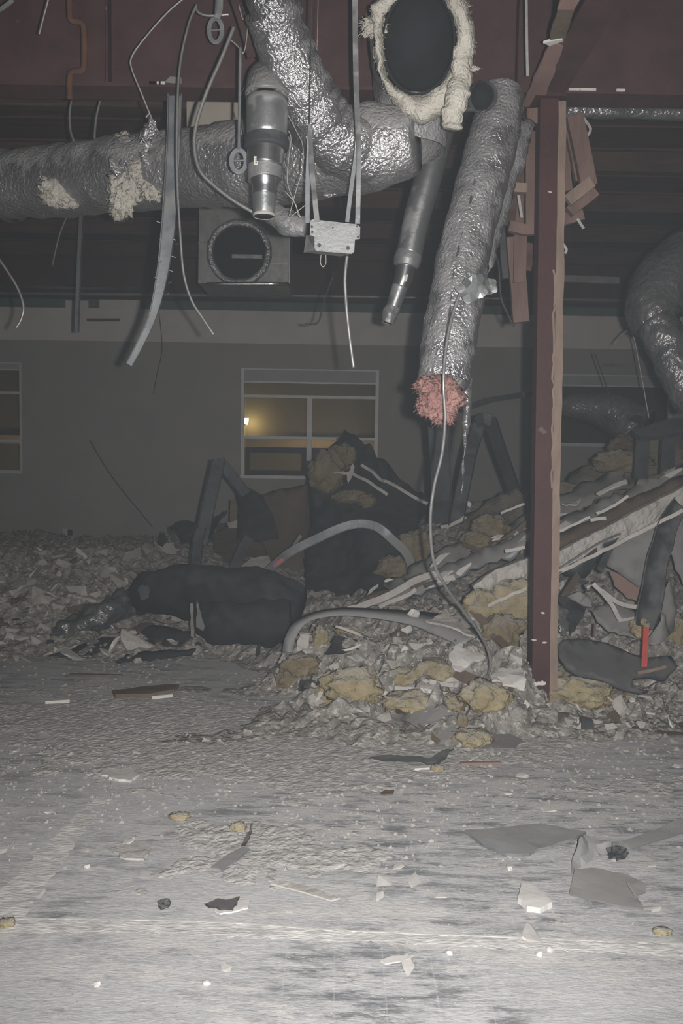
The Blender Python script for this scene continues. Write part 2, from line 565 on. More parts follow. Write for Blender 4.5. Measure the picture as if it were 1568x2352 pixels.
# ------------------------------------------------------------------ floor
def floor_mat():
    m = bpy.data.materials.new('dusty_floor')
    m.use_nodes = True
    nt = m.node_tree
    N, L = nt.nodes, nt.links
    b = N['Principled BSDF']
    b.inputs['Roughness'].default_value = .9
    b.inputs['Specular IOR Level'].default_value = .2
    tc = N.new('ShaderNodeTexCoord')
    def nse(scale, stretch, detail=7, rough=.6, rot=0):
        mp = N.new('ShaderNodeMapping')
        mp.inputs['Scale'].default_value = stretch
        mp.inputs['Rotation'].default_value = (0, 0, rot)
        L.new(tc.outputs['Object'], mp.inputs[0])
        n = N.new('ShaderNodeTexNoise')
        n.inputs['Scale'].default_value = scale
        n.inputs['Detail'].default_value = detail
        n.inputs['Roughness'].default_value = rough
        L.new(mp.outputs[0], n.inputs['Vector'])
        return n.outputs['Fac']
    def rng(v, a, b_, c=0.0, d=1.0):
        r = N.new('ShaderNodeMapRange')
        r.inputs[1].default_value, r.inputs[2].default_value = a, b_
        r.inputs[3].default_value, r.inputs[4].default_value = c, d
        L.new(v, r.inputs[0])
        return r.outputs[0]
    def mix(f, a, c2):
        x = N.new('ShaderNodeMix')
        x.data_type = 'RGBA'
        L.new(f, x.inputs['Factor'])
        for s, v in (('A', a), ('B', c2)):
            if isinstance(v, tuple):
                x.inputs[s].default_value = (*v, 1)
            else:
                L.new(v, x.inputs[s])
        return x.outputs['Result']
    def mul(a, c2):
        x = N.new('ShaderNodeMath')
        x.operation = 'MULTIPLY'
        L.new(a, x.inputs[0])
        if isinstance(c2, float):
            x.inputs[1].default_value = c2
        else:
            L.new(c2, x.inputs[1])
        return x.outputs[0]
    big = nse(.8, (1, 1.4, 1), 3)
    mid = nse(2.6, (.8, 1.7, 1), 8, .7, .15)
    streak = nse(7.5, (.55, 2.6, 1), 8, .78, .06)
    fine = nse(46, (.7, 1.8, 1), 6, .7)
    grit = nse(120, (1, 1.3, 1), 3, .6)
    pale = nse(3.0, (.7, 1.6, 1), 9, .8, .3)
    clod = nse(10, (.7, 1.9, 1), 6, .75, -.2)
    col = mix(rng(fine, .30, .70), (.46, .468, .478), (.65, .655, .663))
    col = mix(mul(rng(mid, .52, .64), .32), col, (.29, .30, .315))
    bare = mul(rng(streak, .48, .57), rng(big, .40, .55))
    col = mix(mul(bare, .85), col, (.185, .197, .21))
    col = mix(mul(mul(rng(streak, .56, .66), rng(mid, .42, .55)), .8), col, (.17, .18, .195))
    col = mix(mul(rng(pale, .53, .58), .75), col, (.66, .645, .625))
    col = mix(mul(mul(rng(clod, .54, .58), rng(mid, .38, .55)), .6), col, (.68, .66, .635))
    col = mix(mul(rng(clod, .40, .36), .45), col, (.26, .265, .27))
    col = mix(mul(rng(grit, .62, .70), .6), col, (.70, .685, .665))
    # faint joints of 0.305 m floor tiles showing through the dust
    sp = N.new('ShaderNodeSeparateXYZ')
    L.new(tc.outputs['Object'], sp.inputs[0])
    j = None
    for ax in 'XY':
        d = N.new('ShaderNodeMath'); d.operation = 'PINGPONG'
        L.new(sp.outputs[ax], d.inputs[0]); d.inputs[1].default_value = .0765 if ax == 'X' else .1525
        e = rng(d.outputs[0], .0, .0035, 1.0, 0.0)
        if j is None:
            j = e
        else:
            x = N.new('ShaderNodeMath'); x.operation = 'MAXIMUM'
            L.new(j, x.inputs[0]); L.new(e, x.inputs[1]); j = x.outputs[0]
    col = mix(mul(mul(j, rng(big, .42, .55)), .35), col, (.72, .72, .72))
    L.new(col, b.inputs['Base Color'])
    bp = N.new('ShaderNodeBump')
    bp.inputs['Strength'].default_value = .5
    bp.inputs['Distance'].default_value = .01
    ad = N.new('ShaderNodeMath'); ad.operation = 'MULTIPLY_ADD'; L.new(pale, ad.inputs[0]); ad.inputs[1].default_value = 1.2; L.new(fine, ad.inputs[2]); L.new(ad.outputs[0], bp.inputs['Height'])
    L.new(bp.outputs[0], b.inputs['Normal'])
    return m
M['floor'] = floor_mat()
floor = obj('floor', box(-7, 7, -4, 12.0, -.15, 0), M['floor'], kind='structure', label='dusty grey tiled floor strewn with plaster', cat='floor')
M['residue'] = mat('plaster_residue_dust', (.72, .71, .69), (.46, .458, .455), 22, .97, 0, .3, 60, stretch=(.6, 1.5, 1))
def strip(pts, th, seed, name='plaster_residue'):
    return obj(name, sheet(pts, th, .010, .0003, 12, seed, .03), M['residue'], floor)
strip([Gz(-150, 2108, .002), Gz(440, 2116, .002), Gz(800, 2138, .002), Gz(1300, 2158, .002), Gz(1700, 2172, .002), Gz(1700, 2200, .002), Gz(1080, 2172, .002), Gz(800, 2162, .002), Gz(350, 2142, .002), Gz(-150, 2140, .002)], .0009, 3)
obj('plaster_ridge', sweep(rect(.007, .003), [Gz(-150, 2108, .001), Gz(440, 2116, .001), Gz(800, 2138, .001), Gz(1300, 2158, .001), Gz(1700, 2172, .001)], (0, 0, 1), 6, wr=.0015, wf=6), M['plaster_w'], floor)
strip([Gz(-60, 2105, .002), Gz(0, 2045, .002), Gz(100, 1945, .002), Gz(212, 1836, .002), Gz(250, 1836, .002), Gz(158, 1954, .002), Gz(95, 2050, .002), Gz(60, 2108, .002)], .0009, 4)

# ------------------------------------------------------------------ far wall with its windows
YW = 11.7
def wz(px, py): return P(px, py, YW)
WT = 3.72                                   # top of the board wall
zsplit = wz(600, 789).z
TB = wz(620, 714).z
wins = []                                    # (x0, x1, z0, z1)
a = wz(553, 845); b = wz(866, 1103)
wins.append((a.x, b.x, b.z, a.z))
a = wz(53, 832); b = wz(52, 1088)
wins.append((b.x - 1.85, b.x, b.z, a.z))
a = wz(1262, 858); b = wz(1262, 1024)
wins.append((a.x, a.x + 1.75, b.z, a.z))
wins.sort()
def wall_part(name, z0, z1, mt, yoff):
    """board wall between two heights, with the window openings cut out"""
    xs = [-7.0]
    ms = []
    x = -7.0
    for (x0, x1, zb, zt) in wins:
        if zb < z1 and zt > z0:
            ms.append(box(x, x0, YW + yoff, YW + .2, z0, z1))
            if zb > z0: ms.append(box(x0, x1, YW + yoff, YW + .2, z0, min(zb, z1)))
            if zt < z1: ms.append(box(x0, x1, YW + yoff, YW + .2, max(zt, z0), z1))
            x = x1
    ms.append(box(x, 7.0, YW + yoff, YW + .2, z0, z1))
    return join(*ms)
wb = thing('wall_back', 'grey far wall with three aluminium windows', 'wall', (0, YW, 0), kind='structure')
obj('painted_wall_board', wall_part('w', 0, zsplit, M['wall_low'], 0), M['wall_low'], wb)
obj('bare_wall_board', box(-7, 7, YW + .012, YW + .2, zsplit, TB), M['wall_up'], wb, label='paler bare board above the old ceiling line')
# torn top edge: raised pieces of board against the teal strip
rnd = random.Random(5)
tx = lambda px: wz(px, 700).x
zt = lambda py: wz(500, py).z
obj('teal_strip', box(-7, 7, YW + .03, YW + .2, TB, WT + .12), M['teal'], wb, label='dark teal strip along the wall top')
for (p0, p1, py) in ((150, 202, 690), (228, 322, 686), (1098, 1320, 742)):
    A, B = wz(p0, py), wz(p1, py)
    obj('board_remnant', box(A.x, B.x, YW + .008, YW + .03, TB - .03, A.z), M['wall_up'], wb)
ol = wz(150, 1222)
out = thing('wall_outlet', 'small pale outlet box low on the far wall', 'outlet', (ol.x, YW, ol.z - .05))
obj('plate', box(ol.x - .035, ol.x + .035, YW - .012, YW, ol.z - .05, ol.z + .05), M['plaster_w'], out)
obj('socket', box(ol.x + .04, ol.x + .1, YW - .02, YW, ol.z - .045, ol.z + .035), M['sashdark'], out)
for k, (px, py) in enumerate(((398, 1222), (510, 1215))):
    q = wz(px, py)
    hole = obj('wall_gouge', sheet([Vector((q.x + math.cos(t) * .09 * (1 + .3 * math.sin(3 * t)), YW - .004, q.z + math.sin(t) * .11 * (1 + .25 * math.cos(2 * t)))) for t in [i * .63 for i in range(10)]], .003, .01, 0, 3, k), M['stain'], wb)
# squiggle of adhesive left on the wall
pts = [P(420 + i * 9, 1226 + 10 * math.sin(i * 1.15), YW - .008) for i in range(33)]
obj('adhesive_squiggle', tube(pts, .012, 6, 3), M['stain'], wb)

def window(name, x0, x1, z0, z1, cols, rails, head, dark_low):
    t = thing(name, None, None, ((x0 + x1) / 2, YW, z0), kind='structure')
    yf, yb = YW + .03, YW + .09
    fw = .045
    for nm, bx in (('jamb', (x0, x0 + fw, yf, yb, z0, z1)), ('jamb', (x1 - fw, x1, yf, yb, z0, z1)), ('window_sill', (x0, x1, YW - .015, yb, z0, z0 + fw)), ('window_rail', (x0 + fw, x1 - fw, yf, yb, z1 - fw * .4, z1))):
        obj(nm, box(*bx), M['winframe'], t)
    if head:
        obj('window_header', box(x0 + fw, x1 - fw, yf + .012, yb, z1 - head, z1 - fw * .4), M['winhead'], t)
        obj('window_rail', box(x0 + fw, x1 - fw, yf - .01, yb, z1 - head - .02, z1 - head), M['winframe'], t)
    zs = [z0 + fw] + sorted(rails) + [z1 - head]
    for zr in rails:
        obj('window_rail', box(x0 + fw, x1 - fw, yf, yb, zr - .02, zr + .02), M['winframe'], t)
    for i in range(len(zs) - 1):
        za, zb = zs[i] + (.02 if i else 0), zs[i + 1] - .02
        n = cols if i < 2 else 1
        for k in range(n):
            xa = x0 + fw + (x1 - x0 - 2 * fw) * k / n
            xb = x0 + fw + (x1 - x0 - 2 * fw) * (k + 1) / n
            if n > 1 and k < n - 1:
                obj('mullion', box(xb - .035, xb + .035, yf - .005, yb, za, zb), M['winframe'], t)
            obj('pane', box(xa + .02, xb - .02, yf + .03, yf + .036, za, zb), M['glass'], t)
            if i == 0 and dark_low:
                s = .07
                sa, sb = xa + .02, xb - .04
                obj('sash', join(box(sa, sb, yf + .04, yb, za, za + s), box(sa, sb, yf + .04, yb, zb - .2, zb - .115), box(sa, sa + s, yf + .04, yb, za + s, zb - .2), box(sb - s, sb, yf + .04, yb, za + s, zb - .2)), M['sashdark'], t)
    return t
zq = lambda px, py: wz(px, py).z
x0, x1, z0, z1 = wins[1]
window('window_1', x0, x1, z0, z1, 2, [zq(630, 1005), zq(630, 910)], z1 - zq(630, 876), True)
x0, x1, z0, z1 = wins[0]
window('window_2', x0, x1, z0, z1, 1, [zq(30, 1013), zq(30, 902)], z1 - zq(30, 847), False)
x0, x1, z0, z1 = wins[2]
window('window_3', x0, x1, z0, z1, 1, [], z1 - zq(1340, 884), False)

# ------------------------------------------------------------------ what lies outside the windows: a neighbouring building at night
YN = 17.5
nb = thing('neighbour_building', 'dim tan building seen through the far windows', 'building', (0, YN, 0))
obj('stucco_wall', box(-14, 14, YN, YN + .3, 0, 6), M['ext'], nb)
f0, f1 = P(630, 1009, YN - .5), P(630, 1022, YN - .5)
obj('fascia_band', box(-14, 2.3, YN - .5, YN, f1.z - .06, f0.z), M['fascia'], nb, label='warm lit tan fascia band')
outg = obj('ground_outside', box(-16, 16, 12.05, 40, -.3, -.12), M['asphalt'], kind='structure')
lp = P(563, 966, YN - .12)
wl = thing('wall_lamp', 'glowing warm wall lamp outside, seen through the middle window', 'lamp', lp)
obj('housing', box(lp.x - .16, lp.x - .02, YN - .2, YN, lp.z - .1, lp.z + .08), M['sashdark'], wl)
obj('lens', tube([Vector((lp.x - .04, YN - .16, lp.z)), Vector((lp.x + .06, YN - .16, lp.z - .02))], [.05, .075], 14, 3), M['lamp'], wl, True)
def point_light(p, e, c, r):
    d = bpy.data.lights.new('lamp_or_fill_glow', 'POINT')
    d.energy, d.color, d.shadow_soft_size = e, c, r
    o = bpy.data.objects.new('lamp_or_fill_glow', d)
    COL.objects.link(o)
    o.location = p
    return o
point_light(lp + Vector((.16, -.14, -.06)), 6, (1, .76, .4), .05)
for dx_ in (-3.4, 1.6):                                              # added unseen fill lights below the fascia, there only to brighten it
    point_light(Vector((lp.x + dx_, YN - 1.7, f1.z - .25)), 26, (1, .74, .42), .1)

# ------------------------------------------------------------------ roof: deck, joists, girders
ZD = 4.3
YC = Gz(1236, 1648, 0).y                      # column line
ceil = thing('ceiling', 'dark brown plank roof deck over steel joists', 'ceiling', (0, 6, ZD), kind='structure')
k = 0
y = -2.0
while y < 12.0:
    obj('deck_plank', box(-7, 7, y, y + .292, ZD + (.012 if k % 2 else 0), ZD + .05), M['deck'], ceil)
    y += .3
    k += 1
def joist(y, z0, w_, h_):
    return sweep(ibeam(w_, h_, .02, .02), [Vector((-7, y, z0)), Vector((7, y, z0))], (0, 0, 1), 1)
for i, y in enumerate((6.3, 7.5, 8.7, 9.9, 11.0)):
    obj('roof_joist', joist(y, ZD - .2, .1, .2), M['deck'], kind='structure', label='dark brown roof joist, number %s behind the red girder' % ('one', 'two', 'three', 'four', 'five')[i], cat='joist', group='roof joists')
obj('wall_girder', joist(YW - .14, zt(690) - .02, .2, ZD - zt(690) + .02), M['primer'], kind='structure', label='dark red girder along the top of the far wall', cat='girder')
ZG = P(620, 204, YC - .09).z
g = thing('steel_girder', 'deep red primed steel girder crossing above the column', 'girder', (0, YC, ZG), kind='structure')
obj('girder_web', sweep(ibeam(.19, ZD - ZG - .0, .02, .014), [Vector((-7, YC, ZG)), Vector((7, YC, ZG))], (0, 0, 1), 1), M['primer'], g)
for px in (255, 1185, 1300):
    q = P(px, 120, YC)
    obj('stiffener_plate', box(q.x - .006, q.x + .006, YC - .09, YC - .007, ZG + .02, ZD - .02), M['primer'], g)
for px, ww in ((350, .05), (372, .035), (355, .07), (1120, .1), (1180, .06), (1318, .06), (1350, .09), (1425, .05)):
    q = P(px, 209 if px > 1000 else 208, YC - .1)
    obj('plaster_smear', box(q.x - ww / 2, q.x + ww / 2, YC - .104, YC - .094, ZG + .012, ZG + .026), M['plaster_w'], g)
# column
ct, cb = P(1257, 240, YC), Gz(1236, 1648, 0)
c = thing('steel_column', 'dark red steel column with a pale timber strip on its edge', 'column', (cb.x, YC, 0), kind='structure')
xt = ct.x
cw = P(1274, 900, YC).x - P(1228, 900, YC).x
def lean(x_off0, x_off1, y0, y1, z0, z1, base):
    """upright box that follows the column's slight lean"""
    k_ = (xt - cb.x) / (ct.z - 0)
    V = []
    for z in (z0, z1):
        xc = base + k_ * z
        for yy in (y0, y1):
            for xo in (x_off0, x_off1):
                V.append(Vector((xc + xo, yy, z)))
    return V, box(0, 1, 0, 1, 0, 1)[1]
cw = .108
obj('tube_shaft', lean(-cw / 2, cw / 2, YC - cw / 2, YC + cw / 2, 0, ZG, cb.x), M['primer_col'], c)
obj('base_plate', lean(-.1, .1, YC - .1, YC + .1, 0, .015, cb.x), M['primer_col'], c)
obj('cap_plate', lean(-.09, .09, YC - .09, YC + .09, ZG - .014, ZG, cb.x), M['primer_col'], c)
V, F = [], []
n = 40
kk = (xt - cb.x) / ct.z
r9 = random.Random(9)
for i in range(n + 1):
    z = .02 + (ZG - .05) * i / n
    xc = cb.x + kk * z + cw / 2
    wv = .04 + .004 * r9.uniform(-1, 1)
    for (xo, yo) in ((-.004 - .004 * r9.random(), -cw / 2 - .012), (wv, -cw / 2 - .012 + .004 * r9.random()), (wv, cw / 2), (0, cw / 2)):
        V.append(Vector((xc + xo, YC + yo, z)))
for i in range(n):
    for k in range(4):
        F.append((i * 4 + k, i * 4 + (k + 1) % 4, i * 4 + 4 + (k + 1) % 4, i * 4 + 4 + k))
F += [(3, 2, 1, 0), (n * 4, n * 4 + 1, n * 4 + 2, n * 4 + 3)]
obj('timber_strip', (V, F), M['wood_pale'], c, label='pale dusty timber strip')
obj('plaster_edge', sweep(rect(.012, .03), [P(1272, 620, YC - .06), P(1270, 700, YC - .06), P(1268, 900, YC - .06), P(1266, 1120, YC - .06)], (0, -1, 0), 14, wr=.012, wf=26), M['wood_pale'], c)
obj('plaster_smear', sheet([P(x, y, YC - .056) for x, y in ((1219, 1565), (1232, 1568), (1245, 1563), (1254, 1566), (1252, 1573), (1236, 1574), (1222, 1576))], .002, .004, 0, 3, 2, .02), M['plaster_w'], c)
for i, (x, y) in enumerate(((1246, 1408), (1226, 1470), (1250, 1476), (1222, 1612), (1250, 1600), (1228, 1630), (1263, 441))):
    obj('plaster_speck', sheet([P(x + 5 * math.cos(t) * (1 + .4 * math.sin(2 * t + i)), y + 2.5 * math.sin(t), YC - .056) for t in [j * .9 for j in range(7)]], .002, .002, 0, 3, i, .02), M['plaster'], c)
# girder running from the column towards the viewer, wrapped in board
cgx = P(1255, 232, YC - .1).x + .02
cg = thing('cross_girder', 'board wrapped girder running from the column over the viewer', 'girder', (cgx, 3, ZG), kind='structure')
obj('girder_web', sweep(ibeam(.17, ZD - ZG, .02, .014), [Vector((cgx, YC - .1, ZG)), Vector((cgx + .02, .4, ZG))], (0, 0, 1), 1), M['primer'], cg)
def cgq(px, py, dz=0): return Gz(px, py, ZG + dz)
zB = -.012
for nm, q, mt in (('board_wrap', ((1197, 245), (1243, 246), (1292, 110), (1262, 97)), 'gyp_face'), ('board_wrap', ((1279, 22), (1318, 22), (1350, -40), (1300, -40)), 'gyp_face'),
                  ('board_wrap', ((1262, 92), (1292, 104), (1318, 24), (1281, 20)), 'brown'), ('torn_paper', ((1247, 100), (1262, 106), (1292, 96), (1291, 91), (1262, 96)), 'plaster_w')):
    obj(nm, sheet([cgq(x, y, zB - (.006 if nm == 'torn_paper' else 0)) for x, y in q], .012, .006, .002, 6, 3, .1), M[mt], cg)
# ------------------------------------------------------------------ ductwork overhead
def px_m(Y): return Y / FPX

# the long wrapped duct with its open branch
D = thing('insulated_duct', 'long foil wrapped duct with an open branch mouth ringed in white wool', 'duct', P(500, 470, 5.0))
tr = [(-160, 442, 6.45), (0, 427, 6.1), (150, 415, 5.85), (300, 398, 5.55), (420, 388, 5.35), (540, 378, 5.1), (700, 362, 4.85), (860, 338, 4.62), (955, 322, 4.55)]
trunk = obj('trunk', tube([P(*q) for q in tr], [.232, .232, .235, .236, .232, .236, .235, .225, .16], 48, 22, True, .013, 6, 1), M['foil_trunk'], D, True)
for q0, q1 in (((12, 427, 6.07), (24, 426, 6.05)), ((520, 379, 5.14), (533, 378, 5.12))):
    obj('seam_band', tube([P(*q0), P(*q1)], .242, 36, 2, False, .012, 8, 2), M['foil'], trunk, True)
br = [(940, 345, 4.72), (947, 270, 4.72), (955, 185, 4.66), (960, 118, 4.5), (961, 100, 4.3)]
branch = obj('branch', tube([P(*q) for q in br], [.20, .215, .23, .24, .25], 40, 10, False, .016, 7, 5, 1.0, up=None), M['foil_dusty'], D, True)
# mouth: ellipse seen nearly face on
mc = P(961, 98, 4.28)
tc_ = (CAM_P - mc).normalized()
mu = (Vector((0, 0, 1)) - tc_ * tc_.z).normalized()
mr = mu.cross(tc_)                               # screen right
if mr.x < 0: mr = -mr
pm = 4.28 / FPX * 1.13
def ell(a, rx, ry, dz=0.0):
    return mc + mr * (math.cos(a) * rx * pm) + mu * (math.sin(a) * ry * pm) + tc_ * dz
def ringtube(prof, n=72, seed=0, amp=0.0, mc_off=None):
    """annulus: prof(a) -> list of (rx, ry, dz)"""
    V, F = [], []
    m = None
    for i in range(n):
        a = 2 * math.pi * i / n
        pr = prof(a)
        m = len(pr)
        for (rx, ry, dz) in pr:
            q = ell(a, rx, ry, dz)
            if amp:
                q = q + Vector((fbm(q, 11, 5, seed), fbm(q, 11, 5, seed + 1), fbm(q, 11, 5, seed + 2))) * amp
            V.append(q)
    for i in range(n):
        for k in range(m - 1):
            F.append((i * m + k, ((i + 1) % n) * m + k, ((i + 1) % n) * m + k + 1, i * m + k + 1))
    return V, F
V, F = ringtube(lambda a: [(68, 88, .03), (72, 92, .03), (71, 91, -.14), (64, 82, -.2)], 48)
n_ = len(V)
V.append(mc - tc_ * .215)
F += [(i * 4 + 3, ((i + 1) % 48) * 4 + 3, n_) for i in range(48)]  # black disc closes the bore early, standing in for the shade deeper inside
liner = obj('mouth_liner_dark_plug', (V, F), M['liner'], D, True, label='black liner and dark shade plug inside the open branch mouth')
obj('liner_seam', ringtube(lambda a: [(71, 91, -.03), (68, 88, -.035), (68, 88, -.045), (71, 91, -.05)], 48), M['rubber'], liner, True)
def outer(a):
    d = math.degrees(a) % 360                     # 0 = screen right, 90 = up
    tab = [(0, 122), (30, 118), (60, 108), (90, 104), (120, 106), (150, 118), (165, 104), (180, 100), (210, 100), (240, 112), (270, 138), (300, 140), (330, 128), (360, 122)]
    for (a0, r0), (a1, r1) in zip(tab, tab[1:]):
        if a0 <= d <= a1:
            return r0 + (r1 - r0) * (d - a0) / (a1 - a0)
    return 105
def wool(a):
    o = outer(a)
    rx, ry = 74, 93
    f = lambda t: (rx + (o - 87) * t if True else 0, ry + (o - 87) * t)
    e = .045
    return [(*f(0), -.05), (*f(0), .03), (*f(.15), .03 + e), (*f(.5), .035 + e * 1.3), (*f(.85), .02 + e), (*f(1), -.01), (*f(.95), -.06)]
V, F = ringtube(wool, 240, 11, .022)
rnd = random.Random(4)
n0 = len(V)
for _ in range(700):
    i = rnd.randrange(n0)
    p = V[i]
    d = ((p - mc) - tc_ * (p - mc).dot(tc_)).normalized() * rnd.choice((1, 1, -.6)) + Vector((rnd.uniform(-.7, .7), rnd.uniform(-.7, .2), rnd.uniform(-.8, .4)))
    d.normalize()
    s = d.orthogonal().normalized() * .002
    s2 = d.cross(s)
    L_ = rnd.uniform(.006, .022)
    k = len(V)
    V += [p + s, p - s * .5 + s2, p - s * .5 - s2, p + d * L_]
    F += [(k, k + 1, k + 3), (k + 1, k + 2, k + 3), (k + 2, k, k + 3)]
wl_ = obj('torn_wool_collar', (V, F), M['white_ins'], D, True, label='ragged white fibre wool around the open mouth')
obj('wool_tuft', fluff(P(860, 62, 4.3), (.055, .03, .045), 3, .5, 2.2, 4, None, 300, .04), M['white_ins'], wl_, True)
obj('wool_tuft', fluff(P(1088, 158, 4.35), (.026, .014, .012), 6, .6, 2.2, 3, None, 30, .03), M['white_ins'], wl_, True)
# strip of wool hanging off the collar
def woolstrip(q, wpx, seed, name, parent, Y, mt):
    pts = [P(x, y, Y) for x, y in q]
    return obj(name, sweep([(-.5, -.2), (-.2, -.42), (.2, -.42), (.5, -.2), (.5, .2), (.15, .4), (-.15, .4), (-.5, .2)], pts, (0, -1, 0), 10, [w_ * Y / FPX for w_ in wpx], wr=.02, wf=22, seed=seed), mt, parent, True)
woolstrip([(1060, 110), (1062, 160), (1050, 215), (1040, 262), (1036, 298)], [38, 42, 52, 46, 42], 8, 'hanging_wool_strip', wl_, 4.24, M['white_ins'])
# torn wool on the trunk
for i, (x, y, Y, r, sd) in enumerate(((135, 440, 5.62, (.13, .05, .085), 2), (118, 456, 5.63, (.07, .04, .05), 4), (150, 420, 5.65, (.06, .04, .07), 9))):
    obj('torn_wool', fluff(P(x, y, Y), r, sd, .4, 2.2, 4, Matrix.Rotation(.6, 3, 'Y'), 300, .04), M['white_ins'], trunk, True)
for i, (x, y, Y, r, sd) in enumerate(((300, 425, 5.32, (.13, .05, .08), 12), (335, 405, 5.28, (.11, .05, .07), 13), (282, 455, 5.32, (.07, .04, .1), 14), (275, 482, 5.34, (.05, .035, .06), 15), (352, 432, 5.27, (.07, .04, .07), 16), (300, 330, 5.35, (.09, .05, .045), 17), (330, 385, 5.26, (.1, .05, .06), 18), (285, 322, 5.4, (.05, .04, .04), 19), (355, 345, 5.25, (.05, .04, .09), 20))):
    obj('torn_wool', fluff(P(x, y, Y), r, sd, .42, 2.3, 4, None, 300, .04), M['white_ins' if i not in (5, 8) else 'foil_dusty'], trunk, True)
for i, q in enumerate((((322, 330), (330, 285), (345, 262), (365, 300), (375, 360), (350, 350)), ((320, 350), (345, 320), (372, 345), (378, 400), (352, 392), (330, 380)), ((250, 370), (270, 350), (285, 380), (275, 410), (258, 400)))):
    obj('torn_jacket_flap', sheet([P(x, y, 5.2 + .04 * math.sin(x)) for x, y in q], .003, .02, .05, 6, i, .035), M['foil'], trunk, True)
for i, q in enumerate((((735, 433), (760, 437), (775, 450), (752, 456), (742, 452)),)):
    obj('torn_jacket_flap', sheet([P(x, y, 4.75) for x, y in q], .003, .015, .03, 6, i, .03), M['foil'], trunk, True)

# the foil sleeve dropping from the roof to the branch
F2 = thing('foil_sleeve', 'thick crinkled foil sleeve sloping from the roof into the branch', 'duct', P(800, 345, 4.5))
sl = [(600, -110, 4.0), (622, -10, 4.08), (648, 95, 4.18), (690, 195, 4.3), (730, 275, 4.42), (778, 325, 4.5), (840, 345, 4.56), (890, 345, 4.6)]
obj('sleeve', tube([P(*q) for q in sl], [.13, .13, .135, .155, .165, .17, .165, .15], 40, 20, True, .013, 8, 21, ring=.004, ringf=75), M['foil'], F2, True)
obj('tie_band', tube([P(626, 20, 4.1), P(634, 45, 4.13)], [.142, .142], 30, 3, False, .01, 10, 5), M['foil'], F2, True)

# the stepped steel reducer pipe
R = thing('reducer_pipe', 'stepped steel reducer pipe with a domed dusty elbow, open at its bottom', 'pipe', P(607, 498, 4.2))
def sec(name, q, mt, segs=32, res=5, caps=True, par=None):
    pts = [P(x, y, Y) for x, y, Y, r in q]
    return obj(name, tube(pts, [r * 4.2 / FPX for x, y, Y, r in q], segs, res, caps), M[mt], par or R, True)
sec('elbow', [(613, 230, 4.2, 47), (613, 210, 4.22, 46.5), (613, 192, 4.3, 46), (613, 186, 4.42, 45), (613, 186, 4.62, 45)], 'foil_dusty', res=8)
sec('elbow_seam', [(613, 218, 4.2, 48.5), (613, 213, 4.2, 48.5)], 'galv_dull')
sec('upper_section', [(613, 318, 4.2, 45), (613, 228, 4.2, 46)], 'galv')
sec('mastic_collar', [(612, 342, 4.2, 48), (612, 336, 4.2, 50), (612, 322, 4.2, 50), (612, 314, 4.2, 47)], 'rubber')
mid = sec('middle_section', [(609, 384, 4.2, 40), (611, 340, 4.2, 42)], 'bright')
sec('mastic_collar', [(608, 412, 4.2, 37), (608, 408, 4.2, 38), (609, 384, 4.2, 39), (609, 380, 4.2, 40)], 'galv_dull')
sec('taper', [(607, 448, 4.2, 27), (608, 428, 4.2, 29), (608, 412, 4.2, 35)], 'bright')
tail = sec('tail_section', [(606, 494, 4.2, 24), (607, 448, 4.2, 27)], 'galv', caps=False)
sec('tail_rim', [(606, 498, 4.2, 24.5), (606, 494, 4.2, 25.5), (606, 491, 4.2, 24.5)], 'cream', caps=False, par=tail)
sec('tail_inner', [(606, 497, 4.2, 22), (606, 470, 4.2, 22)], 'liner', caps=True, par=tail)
st = obj('sticker', sheet([P(x, y, 4.2 - .082) for x, y in ((583, 359), (592, 359), (592, 379), (583, 379))], .001, 0, 0, 3, 1, .05), M['sticker'], mid)
for k in range(6):
    y = 363 + k * 2.2
    obj('barcode_bar', sheet([P(x, yy, 4.2 - .0835) for x, yy in ((586, y), (590, y), (590, y + (.7 if k % 2 else 1.2)), (586, y + (.7 if k % 2 else 1.2)))], .0005, 0, 0, 3, 1, .05), M['ink'], st)

# short dusty elbow beside the box
el = thing('short_elbow', 'short dusty grey elbow beside the hanging box', 'pipe', P(665, 545, 4.3))
obj('elbow_tube', tube([P(628, 488, 4.36), P(645, 503, 4.33), P(665, 515, 4.3), P(702, 521, 4.28)], [.056, .058, .056, .05], 22, 8, True, .004, 20, 3), M['foil_dusty'], el, True)
obj('elbow_joint', tube([P(655, 500, 4.26), P(660, 519, 4.32)], [.058, .059], 22, 2, False), M['galv_dull'], el, True)
obj('end_collar', tube([P(624, 484, 4.37), P(630, 490, 4.36)], [.062, .062], 22, 2, False), M['galv_dull'], el, True)

# hanging junction box on its straps
YB = 4.05
J = thing('junction_box', 'galvanized junction box hanging on flat straps under the reducer pipe', 'box', P(760, 588, YB))
fr = [(712, 507), (718, 504), (818, 515), (827, 521), (826, 549), (815, 550), (813, 578), (808, 583), (728, 577), (722, 570), (722, 544), (712, 540)]
plate = obj('front_plate', sheet([P(x, y, YB) for x, y in fr], .006, 0, 0, 3, 1, .06), M['galv_dull'], J)
cs = [P(722, 540, YB + .004), P(813, 550, YB + .004), P(808, 583, YB + .004), P(724, 575, YB + .004)]
bk = [P(704, 544, YB + .02) + Vector((0, .12, 0)), P(806, 546, YB) + Vector((0, .13, 0)), P(800, 588, YB) + Vector((0, .12, 0)), P(697, 580, YB) + Vector((0, .1, 0))]
bk = [P(703, 540, YB + .13), P(800, 545, YB + .13), P(782, 589, YB + .1), P(697, 580, YB + .1)]
obj('box_body', (cs + bk, [(0, 1, 2, 3), (7, 6, 5, 4), (0, 4, 5, 1), (1, 5, 6, 2), (2, 6, 7, 3), (3, 7, 4, 0)]), M['galv_dull'], J)
